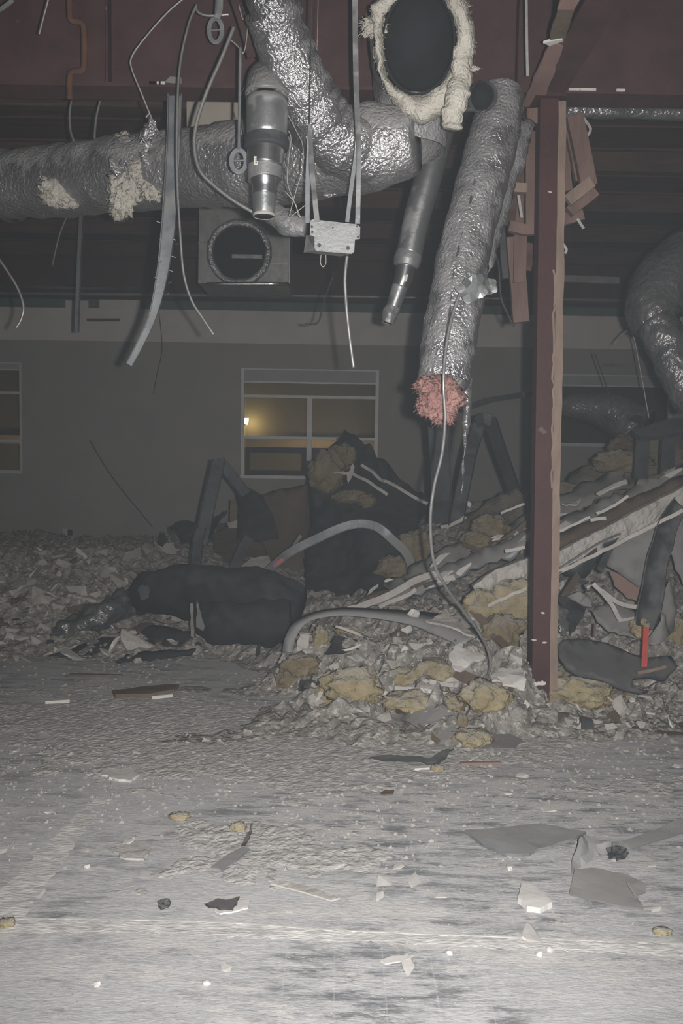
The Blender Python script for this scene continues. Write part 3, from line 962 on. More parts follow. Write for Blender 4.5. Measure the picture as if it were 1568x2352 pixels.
for x, y, r in ((733, 563, .009), (799, 570, .009), (717, 533, .006), (716, 521, .006), (820, 520, .005), (822, 545, .006), (764, 523, .004)):
    p = P(x, y, YB - .003)
    obj('bolt_head', tube([p, p + Vector((0, -.006, -.001))], r, 8, 1), M['rubber'], plate)
obj('wire_loop', tube([P(737, 585, YB + .05), P(736, 605, YB + .05), P(742, 613, YB + .05), P(748, 605, YB + .05), P(748, 586, YB + .05)], .0022, 6, 6), M['wire'], J)
def strap(name, q, wpx, mt, parent, up=(0, -1, 0), tw=None):
    return obj(name, sweep(rect(1, .09), [P(*p) for p in q], up, 6, [w_ * q[i][2] / FPX for i, w_ in enumerate(wpx)], tw), M[mt], parent)
strap('strap', [(821, 514, YB - .006), (823, 420, YB), (824, 350, YB + .02), (822, 300, YB + .04), (817, 170, YB + .05), (815, 0, YB + .05), (814, -60, YB + .05)], [11, 10, 11, 12, 12, 12, 12], 'galv', J)
strap('strap', [(797, 510, YB + .1), (808, 420, YB + .1), (818, 350, YB + .1), (821, 300, YB + .07)], [9, 9, 8, 8], 'track', J)
strap('strap', [(728, 510, YB - .002), (722, 450, YB + .02), (716, 390, YB + .05), (714, 340, YB + .07), (711, 285, YB + .08)], [12, 11, 11, 9, 6], 'galv', J)
strap('strap', [(706, 512, YB + .12), (706, 430, YB + .12), (709, 350, YB + .11), (711, 285, YB + .09)], [10, 10, 10, 6], 'track', J)
obj('suspension_wire', tube([P(711, 285, YB + .08), P(712, 150, YB + .08), P(716, -40, YB + .08)], .004, 6, 4), M['wire_dark'], J)
obj('suspension_wire', tube([P(722, 250, YB + .2), P(728, 100, YB + .2), P(731, -40, YB + .2)], .0016, 5, 4), M['wire'], J)
strap('strap', [(664, 140, YB + .15), (672, 70, YB + .15), (684, 0, YB + .15), (690, -50, YB + .15)], [4, 6, 8, 8], 'track', J)

# loose wires around the box
for i, (q, lb) in enumerate((
    ([(660, 262), (680, 300), (695, 335), (694, 390), (682, 430), (664, 495)], 'thin wire drooping beside the reducer pipe and crossing another at the bottom'),
    ([(662, 300), (668, 320), (662, 370), (660, 420), (676, 465), (690, 500)], 'thin wire curving behind the strap to the short elbow'),
    ([(655, 440), (678, 468), (683, 490), (690, 500)], 'short bent wire above the short elbow'),
    ([(668, 497), (700, 472)], 'straight bright wire sticking out above the short elbow'))):
    obj('loose_wire', tube([P(x, y, 4.12) for x, y in q], .0022, 5, 8), M['wire'], None, True, lb, 'wire')

# small open collar and the long hanging foil duct
cl = thing('duct_collar', 'small open galvanized collar beside the white wool', 'duct', P(1095, 255, 4.6))
obj('collar_ring', tube([P(1108, 222, 4.42), P(1092, 226, 4.55), P(1070, 230, 4.75)], [.066, .064, .062], 26, 3, False), M['galv'], cl, True)
obj('collar_lip', tube([P(1112, 221, 4.4), P(1104, 223, 4.45)], [.074, .072], 26, 2, False), M['galv_dull'], cl, True)
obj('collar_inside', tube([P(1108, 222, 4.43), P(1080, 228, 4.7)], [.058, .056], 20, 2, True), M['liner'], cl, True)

H = thing('hanging_foil_duct', 'long crinkled foil duct hanging down with pink wool at its torn end', 'duct', P(1010, 940, 4.2))
hd = [(1152, 215, 4.72), (1138, 300, 4.66), (1112, 400, 4.58), (1085, 500, 4.5), (1062, 600, 4.42), (1046, 700, 4.34), (1030, 790, 4.28), (1018, 880, 4.22)]
sleeve = obj('sleeve', tube([P(*q) for q in hd], [.115, .135, .138, .135, .138, .142, .14, .132], 40, 22, False, .008, 10, 31), M['foil'], H, True)
obj('seam_tape', sweep(rect(.012, .004), [P(x, y, Y - .15) for x, y, Y in ((1098, 380, 4.6), (1072, 500, 4.5), (1047, 600, 4.42), (1035, 700, 4.34), (1022, 790, 4.28), (1017, 880, 4.22))], (0, -1, 0), 6), M['rubber'], sleeve)
obj('pink_wool', fluff(P(1010, 915, 4.2), (.1, .09, .1), 41, .4, 2.0, 5, Matrix.Rotation(.35, 3, 'Y'), 900, .035), M['pink_ins'], H, True, label='pink fibre wool spilling from the torn end')
obj('pink_wool', fluff(P(1022, 950, 4.2), (.05, .05, .06), 43, .5, 2.0, 4, None, 400, .045), M['pink_ins'], H, True)
obj('pink_wool', fluff(P(985, 885, 4.18), (.06, .06, .04), 44, .5, 2.0, 4, None, 300, .04), M['pink_ins'], H, True)
obj('jacket_flap', sheet([P(x, y, 4.45) for x, y in ((1062, 880), (1085, 830), (1080, 960), (1068, 1040), (1060, 1140), (1064, 1000))], .003, .008, .02, 5, 6, .05), M['foil_dark'], H, True)

# crumpled plate caught on the hanging duct
obj('crumpled_plate', sheet([P(x, y, Y) for x, y, Y in ((1043, 660, 4.1), (1092, 632, 4.05), (1138, 640, 4.15), (1140, 672, 4.12), (1108, 684, 4.05), (1072, 700, 4.1))], .004, .006, .03, 7, 5, .03), M['galv'], None, False, 'small crumpled galvanized plate caught on the hanging foil duct', 'metal plate')

# smooth pipe with a twisted lower end
Y5 = 5.4
Sp = thing('smooth_pipe', 'smooth galvanized pipe sloping down to a twisted open end', 'pipe', P(890, 750, Y5))
def sp(name, q, mt, wr=0.0, caps=True):
    return obj(name, tube([P(x, y, Y5) for x, y, r in q], [r * Y5 / FPX for x, y, r in q], 26, 6, caps, wr, 16, 4), M[mt], Sp, True)
sp('upper_pipe', [(1062, 55, 31), (1052, 110, 31), (1034, 200, 31), (1015, 285, 31), (985, 400, 31), (960, 490, 30), (938, 590, 29)], 'galv')
sp('pipe_collar', [(940, 582, 30), (935, 598, 31), (932, 612, 28)], 'galv_dull')
sp('middle_pipe', [(933, 608, 22), (926, 640, 21), (918, 662, 18)], 'bright')
sp('lower_pipe', [(919, 658, 19), (908, 690, 17), (902, 708, 16)], 'galv')
sp('twisted_end', [(903, 704, 17), (896, 722, 18), (889, 742, 15)], 'galv_dull', .01, False)
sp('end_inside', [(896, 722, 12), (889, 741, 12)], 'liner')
obj('pipe_tag', sheet([P(x, y, Y5 - .07) for x, y in ((929, 632), (937, 630), (934, 646), (927, 648))], .001, 0, 0, 3, 1, .05), M['sticker'], Sp)

# dark dusty duct with foil sleeve near the frame's edge
B = thing('sagging_duct', 'dusty dark duct bending down into a shiny foil sleeve past the column', 'duct', P(1530, 900, 6.2))
obj('dusty_bend', tube([P(1660, 560, 6.6), P(1580, 600, 6.5), P(1520, 660, 6.4), P(1500, 715, 6.3), P(1512, 745, 6.25)], [.25, .25, .24, .2, .17], 30, 10, True, .012, 6, 12), M['foil_dark'], B, True)
obj('foil_sleeve', tube([P(1504, 730, 6.27), P(1530, 790, 6.2), P(1562, 860, 6.15), P(1600, 930, 6.1)], [.15, .15, .15, .14], 28, 12, True, .014, 11, 13), M['foil_dark'], B, True)

# square plenum with a round hole, further back
YP = 8.6
Pl = thing('square_plenum', 'square sheet steel plenum with a round open hole, hung beneath the roof', 'plenum', P(560, 655, YP))
def plate_hole(c0, c1, c2, c3, cc, r, nseg=32):
    V, F = [], []
    cs_ = [c0, c1, c2, c3]
    def onsq(t):
        k = int(t * 4) % 4
        f = t * 4 - int(t * 4)
        return cs_[k].lerp(cs_[(k + 1) % 4], f)
    for i in range(nseg):
        t = i / nseg
        V.append(onsq(t))
        d = (onsq(t) - cc)
        d = d.normalized()
        V.append(cc + d * r)
    for i in range(nseg):
        j = (i + 1) % nseg
        F.append((2 * i, 2 * j, 2 * j + 1, 2 * i + 1))
    return V, F
q0, q1, q2, q3 = P(457, 470, YP), P(664, 478, YP), P(662, 656, YP), P(455, 650, YP)
cc = P(550, 582, YP)
obj('front_plate', plate_hole(q0, q1, q2, q3, cc, 62 * YP / FPX), M['galv_dull'], Pl)
dd = Vector((0, .7, 0))
for nm, a_, b_ in (('side_plate', q0, q3), ('side_plate', q1, q2), ('top_plate', q0, q1), ('bottom_plate', q3, q2)):
    obj(nm, ([a_, b_, b_ + dd, a_ + dd], [(0, 1, 2, 3)]), M['galv_dull'], Pl)
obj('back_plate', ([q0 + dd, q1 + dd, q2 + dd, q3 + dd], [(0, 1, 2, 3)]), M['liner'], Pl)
rp = [cc + Vector((math.cos(t) * 1, 0, math.sin(t) * 1)) * (66 * YP / FPX) for t in [i * math.pi / 20 for i in range(41)]]
obj('hole_collar', tube([p + Vector((0, -.03, 0)) for p in rp], .035, 10, 1, False, .012, 14, 2), M['foil'], Pl, True)
for a_, b_ in (((455, 558), (488, 555)), ((610, 606), (660, 604)), ((665, 480), (664, 650))):
    obj('plate_rib', bar(P(*a_, YP - .012), P(*b_, YP - .012), .012, .012), M['galv'], Pl)
obj('bottom_rod', tube([P(475, 652, YP - .06), P(560, 652, YP - .06), P(662, 652, YP - .06)], [.017, .022, .017], 10, 2), M['bright'], Pl, True)
obj('inner_baffle', box(cc.x - .12, cc.x + .2, YP + .3, YP + .32, cc.z + .02, cc.z + .06), M['galv'], Pl)

# pale panel behind the wrapped duct
obj('ceiling_panel', sheet([P(428, 205, 6.0), P(555, 206, 6.0), P(556, 320, 6.0), P(429, 318, 6.0)], .02, 0, 0, 3, 1, .3), M['cream'], None, False, 'pale cream panel showing between the red girder and the wrapped duct', 'panel')

# bent stud track hanging between the cables
T = thing('hanging_stud_track', 'long grey stud track hanging down and bent outward at its end', 'stud track', P(297, 840, 4.9))
tk = [(404, 200, 5.0), (400, 330, 4.97), (393, 450, 4.94), (386, 540, 4.91), (372, 640, 4.9), (350, 730, 4.9), (318, 800, 4.9), (297, 838, 4.9)]
trk = obj('track_channel', sweep(chan(.078, .03, .004), [P(*q) for q in tk], (0, -1, .05), 8, [1.06, 1, 1, .98, .8, .55, .5, .46]), M['track'], T)
for i, (x, y) in enumerate(((368, 512), (366, 550), (404, 552), (404, 562), (403, 592), (365, 603), (397, 624), (386, 651), (342, 756), (317, 826), (364, 640), (380, 678))):
    p = P(x, y, 4.9)
    obj('screw', tube([p, p + Vector((.02 if i % 2 else -.02, -.012, .006))], .0028, 5, 1), M['galv'], trk)
obj('clip', sheet([P(x, y, 4.93) for x, y in ((378, 190), (390, 175), (416, 178), (418, 195), (400, 192))], .004, 0, .01, 8, 2, .03), M['track'], T)

T2 = thing('hanging_angle', 'narrow grey ceiling angle hanging straight down near the far wall', 'ceiling angle', P(182, 765, 8.6))
obj('angle_bar', sweep(angle_prof(.05, .05, .006), [P(204, 330, 8.6), P(194, 490, 8.6), P(188, 600, 8.6), P(182, 764, 8.6)], (0, -1, 0), 3), M['track'], T2)

# cables and wires
def cab(q, Y, r, lb, mt='cable', flex=True, name='armoured_cable', cat='cable', pitch=.013):
    pts = [P(x, y, Y if len(t) == 0 else t[0]) for x, y, *t in q]
    m = flexcable(pts, r, pitch) if flex else tube(pts, r, 6, 10)
    return obj(name, m, M[mt], None, True, lb, cat)
cab([(537, 62), (510, 130), (475, 210), (452, 280), (446, 335), (458, 390), (490, 425), (535, 460), (582, 488)], 4.35, .011, 'thick armoured cable curving from a hook down to the reducer pipe')
cab([(452, 10), (432, 60), (412, 160), (406, 300), (407, 420), (414, 540), (422, 630), (440, 690), (465, 730), (491, 769)], 4.6, .008, 'long armoured cable hanging past the stud track to a loose end')
cab([(450, 12), (455, 28), (480, 36), (527, 33)], 4.6, .008, 'short armoured cable looping under the roof beside the ring hanger', name='armoured_cable')
cab([(-20, 570), (15, 620), (42, 665), (54, 705), (48, 735), (36, 754)], 5.4, .009, 'short armoured cable curling in front of the far wall beside the edge window')
cab([(797, 588), (792, 640), (795, 700), (802, 770), (812, 845)], 4.1, .009, 'armoured cable hanging from the junction box above the middle window')
cab([(1070, 640, 4.15), (1040, 720, 4.1), (1024, 800, 4.05), (1018, 880, 4.02), (1022, 960, 4.05), (1015, 1040, 4.1), (996, 1120, 4.15), (988, 1200, 4.2), (996, 1290, 4.3), (1022, 1345, 4.4), (1062, 1400, 4.55), (1098, 1450, 4.7), (1121, 1495, 4.8), (1124, 1540, 4.85), (1098, 1596, 4.95)], 4, .0095, 'very long armoured cable drooping from the foil duct to the rubble')
cab([(164, 232), (160, 260), (162, 300), (172, 330)], 5.6, .009, 'short cable rising from the wrapped duct, the one closer to the rusty bent pipe', name='armoured_cable')
cab([(230, 232), (222, 265), (218, 300), (217, 330)], 5.6, .009, 'short straight cable rising from the wrapped duct halfway to the stud track', name='armoured_cable')
for q, Y, r, lb, mt in (
    ([(430, -10), (385, 28), (330, 90), (302, 132), (303, 160), (325, 215), (344, 262)], 4.6, .0045, 'thin pale wire bowing out and tied to the torn duct jacket', 'wire'),
    ([(335, 270), (344, 262), (352, 285), (362, 300)], 5.15, .005, 'knotted wire end on the torn duct jacket', 'wire'),
    ([(112, -5), (100, 40), (90, 78)], 4.4, .004, 'short dark wire dangling over the girder close to the frame corner', 'wire'),
    ([(168, 455, 6.0), (152, 500, 6.3), (135, 545, 6.6), (120, 610, 7.0)], 7.0, .006, 'dim thin wire slanting under the wrapped duct', 'wire'),
    ([(365, 720), (372, 800), (360, 860), (352, 905)], 11.67, .006, 'dark wire trailing down the far wall below the bent track', 'wire_dark'),
    ([(205, 1010), (250, 1085), (300, 1150), (350, 1210)], 11.67, .008, 'dark thin wire slanting down the bare grey wall', 'wire_dark'),
    ([(555, 370), (560, 300), (548, 240), (565, 190)], 4.5, .003, 'thin dark wire looping around the hanger rod', 'wire_dark'),
    ([(528, 90), (545, 105), (560, 120), (568, 60), (556, 40), (548, 10)], 4.4, .003, 'tangled thin wire beneath the roof by the hanger rod', 'wire'),
    ([(1015, 690), (1016, 640)], 4.4, .004, 'short stiff wire', 'wire_dark'),
    ([(1410, 790), (1448, 760), (1470, 850), (1490, 960)], 8.0, .006, 'stiff bent wire standing beyond the column', 'wire'),
    ([(1365, 810), (1390, 880), (1410, 940)], 8.2, .006, 'thin dark wire hanging beyond the column by the far window', 'wire_dark'),
    ([(700, 745), (730, 740), (745, 690), (790, 560), (800, 520), (806, 425, 4.85)], 6.5, .006, 'dark drooping wire behind the junction box cable', 'wire_dark'),
    ([(1118, 470, 4.75), (1130, 560), (1145, 610), (1150, 680), (1165, 720), (1180, 750)], 5.2, .006, 'dark wire hanging between the foil duct and the splintered boards', 'wire_dark')):
    if lb.startswith('short stiff'): continue
    cab(q, Y, r, lb, mt, False, 'loose_wire', 'wire')
cab([(200, 735), (275, 735)], 11.69, .02, 'dark short bar fixed across the top of the far wall', 'wire_dark', False, 'short_bar', 'bar')

# ring hangers and rod
def hanger(name, cx, cy, w_, h_, Y, lb, rod=None):
    t = thing(name, lb, 'hanger', P(cx, cy + h_, Y))
    s = Y / FPX
    pts = [P(cx + w_ * math.cos(a) * (1.0), cy + h_ * math.sin(a), Y) for a in [i * math.pi / 12 for i in range(25)]]
    obj('ring', sweep(rect(.022, .004), pts, (0, -1, 0), 2), M['track'], t)
    obj('cross_pin', tube([P(cx - w_, cy, Y), P(cx + w_, cy - 2, Y)], .004, 6, 1), M['track'], t)
    if rod:
        obj('rod', tube([P(*q) for q in rod], .0075, 8, 2), M['track'], t)
    return t
hanger('ring_hanger', 495, 70, 15, 27, 4.5, 'oval steel ring hanger swinging under the roof', [(495, 45, 4.5), (500, -40, 4.5)])
hanger('ring_hanger', 548, 370, 17, 25, 4.3, 'oval ring hanger on a long rod beside the reducer pipe', [(548, 345, 4.3), (550, 240, 4.3), (552, 110, 4.3)])
obj('roof_bracket', sweep(angle_prof(.05, .05, .006), [P(545, -20, 4.5), P(572, 60, 4.5), P(590, 130, 4.5)], (0, -1, 0), 3), M['primer'], None, False, 'dark red angle bracket beside the foil sleeve at the roof', 'bracket')
hs = thing('hook_strap', 'pale hook and strap holding the ring hanger to the roof', 'strap', P(500, 30, 4.45))
obj('strap_plate', sweep(rect(.03, .004), [P(505, -40, 4.45), P(505, 20, 4.45), P(497, 42, 4.45)], (0, -1, 0), 4), M['galv_dull'], hs)

# rusty bent pipe on the girder
obj('rusty_bent_pipe', tube([P(x, y, YC - .14) for x, y in ((160, -10), (160, 20), (163, 46), (185, 52), (193, 70), (193, 145), (187, 162), (165, 166), (160, 185), (160, 228))], .018, 10, 4), M['rust'], None, True, 'rusty pipe with two bends fixed against the red girder', 'pipe')
# highlight conduit and pipes along the far wall
obj('wall_conduit', tube([P(-200, 672, 11.2), P(700, 680, 11.2), P(1700, 694, 11.2)], .02, 8, 2), M['galv_dull'], None, True, 'long thin conduit running along the far wall beneath the roof', 'conduit')
obj('roof_pipe', tube([P(-200, 655, 10.4), P(320, 664, 10.4)], .03, 8, 2), M['steel_dark'], None, True, 'dark pipe beneath the roof near the far wall by the stud track', 'pipe')
obj('roof_purlin', bar(P(1290, 640, 10.4), P(1420, 645, 10.4), .06, .08), M['galv_dull'], None, False, 'short pale purlin under the roof just past the column', 'purlin')
obj('wrapped_pipe', tube([P(1300, 252, YC + .25), P(1440, 256, YC + .25), P(1700, 262, YC + .25)], .045, 16, 8, True, .012, 12, 8), M['foil_dark'], None, True, 'thin dusty wrapped pipe running along the girder past the column', 'pipe')
strap2 = sweep(rect(.014, .004), [P(1208, -20, 4.5), P(1209, 80, 4.5), P(1211, 175, 4.5)], (0, -1, 0), 3)
obj('pale_strap', strap2, M['wire'], None, False, 'pale narrow strap hanging beside the board wrapped girder', 'strap')
obj('pale_strap', sweep(rect(.02, .004), [P(30, 0, 4.3), P(0, 22, 4.3), P(-30, 30, 4.3)], (0, -1, 0), 3), M['galv_dull'], None, False, 'short pale strap poking in at the upper frame corner over the girder', 'strap')
obj('torn_strip', sheet([P(x, y, 4.85) for x, y in ((1187, 236), (1194, 236), (1196, 264), (1191, 265))], .004, .003, 0, 3, 1, .03), M['plaster_w'], None, False, 'small white torn strip beside the column head', 'strip')

# splintered boards around the column head
def board(q, Y, wpx, th, lb, mt='wood', Y2=None, up=(0, -1, 0)):
    a_, b_ = P(*q[0], Y), P(*q[1], Y2 or Y)
    w_ = wpx * Y / FPX
    m = sweep([(-w_ / 2, -th / 2), (w_ / 2, -th / 2), (w_ / 2, th / 2), (-w_ / 2, th / 2)], [a_, a_.lerp(b_, .5), b_], up, 3, wr=.004, wf=8, seed=int(q[0][0]))
    return obj('splintered_board', m, M[mt], None, False, lb, 'board')
board([(1318, 268), (1352, 428)], 5.1, 36, .04, 'long pinkish board hanging beside the column, broken at its lower end')
board([(1300, 262), (1332, 415)], 5.22, 22, .04, 'darker board tucked behind the long hanging pinkish board')
board([(1302, 462), (1358, 418)], 5.08, 26, .04, 'short pale board sloping up to the broken end', 'wood_pale')
board([(1306, 488), (1366, 440)], 5.14, 24, .05, 'short red stained board under the sloping pale board')
board([(1292, 505), (1338, 492)], 5.2, 26, .04, 'stubby board end poking out low beside the column')
board([(1290, 330), (1300, 440)], 5.3, 24, .04, 'upright board close behind the column strip', 'wood')
board([(1217, 305), (1216, 540)], 5.12, 20, .04, 'upright brown board close against the dark red column')
board([(1222, 252), (1224, 286)], 5.0, 26, .04, 'short block beneath the board wrapped girder')
board([(1168, 520), (1212, 530)], 5.08, 22, .04, 'horizontal block joining two upright boards', 'wood')
board([(1157, 430), (1208, 433)], 5.1, 20, .04, 'small pale block stuck out beside the foil duct', 'wood_pale')
board([(1200, 236), (1192, 650)], 5.4, 28, .04, 'dim upright board behind the horizontal block')
board([(1216, 240), (1168, 520)], 5.33, 22, .04, 'dark slanted board behind the upright boards', 'deck')
board([(1180, 545), (1196, 740)], 5.42, 36, .04, 'wide dim board hanging lowest beside the foil duct', 'wood')
board([(1150, 520), (1160, 640)], 5.5, 14, .03, 'thin dark lath between foil duct and boards', 'steel_dark')
board([(1216, 560), (1202, 620)], 5.4, 30, .04, 'short dim board offcut near the column', 'deck')
board([(1175, 250), (1160, 330)], 4.9, 34, .03, 'brown board scrap behind the foil duct top', 'wood')
obj('foil_backing', sheet([P(x, y, Y) for x, y, Y in ((1190, 262, 4.95), (1232, 285, 4.98), (1215, 340, 4.96), (1180, 440, 4.9), (1150, 560, 4.85), (1120, 640, 4.75), (1130, 500, 4.78), (1160, 360, 4.85))], .004, .012, .03, 6, 2, .05), M['foil_dusty'], None, True, 'loose grey foil backing sheet between the foil duct and the boards', 'foil sheet')
for q, lb in ((((1338, 270), (1356, 296), (1346, 315)), 'pale bent wire strip beside the long pinkish board'), (((1325, 502), (1340, 525)), 'short bright wire sticking out beneath the red stained board'), (((1286, 552), (1300, 572), (1297, 582)), 'small pale torn strip beside the column strip'), (((1190, 448), (1198, 500)), 'thin pale lath between the upright boards')):
    obj('thin_strip', sweep(rect(.016, .004), [P(x, y, 5.15) for x, y in q], (0, -1, 0), 3), M['wire'], None, False, lb, 'strip')
# ------------------------------------------------------------------ the rubble: a height field read off the picture with real heights
ctrl = []
def cz(px, py, z): q = Gz(px, py, z); ctrl.append((q.x, q.y, max(z, -.02)))
def cy(px, py, Y): q = P(px, py, Y); ctrl.append((q.x, q.y, max(q.z, 0.0)))
for x, y in ((-120, 1545), (0, 1540), (150, 1540), (300, 1545), (450, 1535), (560, 1560), (650, 1612), (750, 1630), (900, 1655), (1050, 1655), (1180, 1700), (1300, 1715), (1450, 1715), (1600, 1700), (1750, 1700)):
    cz(x, y, 0)
for x, y in ((-100, 1640), (200, 1640), (500, 1640), (700, 1760), (1000, 1760), (1300, 1850), (1600, 1850)):
    cz(x, y, -.03)
for x, y, z in ((0, 1450, .10), (200, 1455, .10), (380, 1460, .10), (0, 1360, .30), (120, 1340, .34), (250, 1350, .30), (0, 1270, .52), (200, 1265, .52), (330, 1265, .50), (450, 1290, .42), (-150, 1300, .5),
                (500, 1440, .12), (620, 1440, .14), (600, 1350, .3), (720, 1540, .22), (850, 1545, .26), (1000, 1560, .24), (1130, 1590, .2), (720, 1470, .3), (820, 1460, .36), (960, 1470, .38), (1080, 1480, .4), (1180, 1500, .4),
                (900, 1400, .45), (1050, 1400, .55), (1170, 1380, .6), (1250, 1640, .08), (1400, 1650, .06), (1560, 1650, .06), (1300, 1560, .18), (1450, 1580, .15), (1568, 1560, .16), (1350, 1460, .32), (1500, 1450, .35), (1400, 1350, .52), (1568, 1330, .55)):
    cz(x, y, z)
for x, y, Y in ((900, 1290, 7.6), (1050, 1220, 7.8), (1150, 1160, 8.6), (1350, 1120, 8.6), (1568, 1060, 8.6), (1700, 1040, 8.6), (1400, 1230, 7.2), (1568, 1170, 7.2), (780, 1360, 7.4), (650, 1300, 8.6), (800, 1230, 9.4),
                (0, 1225, 10.8), (300, 1235, 10.8), (550, 1240, 10.8), (800, 1200, 10.8), (1050, 1170, 10.8), (1300, 1130, 10.8), (1600, 1100, 10.8)):
    cy(x, y, Y)
for x in (-5.5, -3, 0, 3, 5.5):
    ctrl.append((x, 11.6, .3))
def terr0(x, y):
    ws = hs = 0.0
    for (a_, b_, h) in ctrl:
        d = (x - a_) ** 2 + ((y - b_) * 1.1) ** 2 + .004
        w_ = 1 / (d * d)
        ws += w_
        hs += w_ * h
    return hs / ws
GX0, GX1, GY0, GY1, GS = -5.2, 5.6, 4.4, 11.68, .045
NX, NY = int((GX1 - GX0) / GS) + 1, int((GY1 - GY0) / GS) + 1
HG = []
for j in range(NY):
    row = []
    for i in range(NX):
        x, y = GX0 + i * GS, GY0 + j * GS
        h = terr0(x, y)
        lump = fbm((x, y, 0), 3.2, 3, 3) * .06 + abs(fbm((x, y, 0), 8, 3, 6)) * .07 - .02 + noise.cell(Vector((x * 13 + nz((x, y, 0), 6, 2) * 2, y * 13 + nz((x, y, 0), 6, 4) * 2, 0))) * .035
        h = h + lump * max(0.0, min(1.0, (h - .01) / .1)) - .02
        row.append(h)
    HG.append(row)
def terr(x, y):
    u, v = (x - GX0) / GS, (y - GY0) / GS
    if u < 0 or v < 0 or u >= NX - 1 or v >= NY - 1:
        return 0.0
    i, j = int(u), int(v)
    u -= i
    v -= j
    return max(0.0, (HG[j][i] * (1 - u) + HG[j][i + 1] * u) * (1 - v) + (HG[j + 1][i] * (1 - u) + HG[j + 1][i + 1] * u) * v)
def on(px, py, lift=0.0):
    """where that sight line first meets the rubble or the floor"""
    d = ray(px, py)
    d = d / d.y
    y = 2.0
    while y < 11.6:
        p = CAM_P + d * y
        if p.z <= terr(p.x, p.y):
            break
        y += .02
    return p + Vector((0, 0, lift))
V = [Vector((GX0 + i * GS, GY0 + j * GS, HG[j][i])) for j in range(NY) for i in range(NX)]
F = [(j * NX + i, j * NX + i + 1, (j + 1) * NX + i + 1, (j + 1) * NX + i) for j in range(NY - 1) for i in range(NX - 1)
     if max(HG[j][i], HG[j][i + 1], HG[j + 1][i], HG[j + 1][i + 1]) > .002]
mound = obj('rubble_mound', (V, F), M['rubble'], None, False, 'low mound of crushed plaster and dust along the far wall', 'rubble', kind='stuff')

# ---- loose chunks: shapes shared, every chunk its own object
rnd = random.Random(77)
def chunk_mesh(name, seed, flat, mt):
    r = random.Random(seed)
    pts = []
    for _ in range(11):
        a_, rr = r.uniform(0, 6.28), r.uniform(.65, 1)
        pts.append(Vector((math.cos(a_) * rr, math.sin(a_) * rr * r.uniform(.5, 1), r.choice((-1, 1)) * flat * r.uniform(.6, 1))))
    me = mesh(name, hull(pts))
    me.materials.append(mt)
    return me
CH = [chunk_mesh('plaster_chunk', i, .45, M['plaster']) for i in range(8)]
FL = [chunk_mesh('gypsum_flake', 20 + i, .10, M['plaster_w']) for i in range(8)]
BR = [chunk_mesh('brown_chunk', 40 + i, .4, M['stain']) for i in range(5)]
def put(name, me, p, s, rot, lb, cat, grp):
    o = bpy.data.objects.new(name, me)
    COL.objects.link(o)
    o.location = p
    o.scale = s
    o.rotation_euler = rot
    return tag(o, lb, cat, grp)
def scatter(name, meshes, n, area, smin, smax, lb, cat, grp, tilt=.5, power=2.2):
    k = 0
    while k < n:
        px, py = rnd.uniform(area[0], area[2]), rnd.uniform(area[1], area[3])
        p = on(px, py)
        if p.y > 11.3:
            continue
        s = smin + (smax - smin) * rnd.random() ** power
        put(name, rnd.choice(meshes), p + Vector((0, 0, s * .12)), (s, s * rnd.uniform(.6, 1), s * rnd.uniform(.7, 1.1)), (rnd.uniform(-tilt, tilt), rnd.uniform(-tilt, tilt), rnd.uniform(0, 6.28)), lb, cat, grp)
        k += 1
scatter('plaster_chunk', CH, 75, (0, 1255, 420, 1520), .04, .17, 'broken plaster chunk in the mound beneath the bare far wall', 'plaster', 'plaster chunks beneath the bare wall')
scatter('gypsum_flake', FL, 45, (0, 1250, 420, 1520), .05, .2, 'flat gypsum flake lying in the mound beneath the bare far wall', 'gypsum', 'gypsum flakes beneath the bare wall', .9)
scatter('brown_chunk', BR, 22, (0, 1250, 420, 1480), .05, .16, 'dirty brown chunk in the mound beneath the bare far wall', 'rubble piece', 'brown chunks beneath the bare wall')
scatter('plaster_chunk', CH, 80, (650, 1430, 1220, 1660), .025, .085, 'broken plaster chunk in the yellow wool heap before the column', 'plaster', 'plaster chunks in the wool heap')
scatter('gypsum_flake', FL, 50, (650, 1420, 1220, 1640), .03, .10, 'flat gypsum flake lying in the yellow wool heap before the column', 'gypsum', 'gypsum flakes in the wool heap', .9)
scatter('plaster_chunk', CH, 80, (1240, 1340, 1568, 1700), .025, .085, 'broken plaster chunk in the heap past the column', 'plaster', 'plaster chunks past the column')
scatter('gypsum_flake', FL, 55, (1240, 1300, 1568, 1680), .03, .11, 'flat gypsum flake lying in the heap past the column', 'gypsum', 'gypsum flakes past the column', .9)
scatter('brown_chunk', BR, 25, (900, 1250, 1568, 1660), .03, .1, 'dirty brown chunk in the heap around the column', 'rubble piece', 'brown chunks around the column')
scatter('plaster_chunk', CH, 55, (0, 1540, 1568, 1800), .012, .038, 'small plaster chunk lying loose on the open floor', 'plaster', 'small plaster chunks on the open floor', .3)
scatter('gypsum_flake', FL, 115, (0, 1540, 1568, 2250), .012, .06, 'thin gypsum flake lying flat on the open floor', 'gypsum', 'gypsum flakes on the open floor', .06)

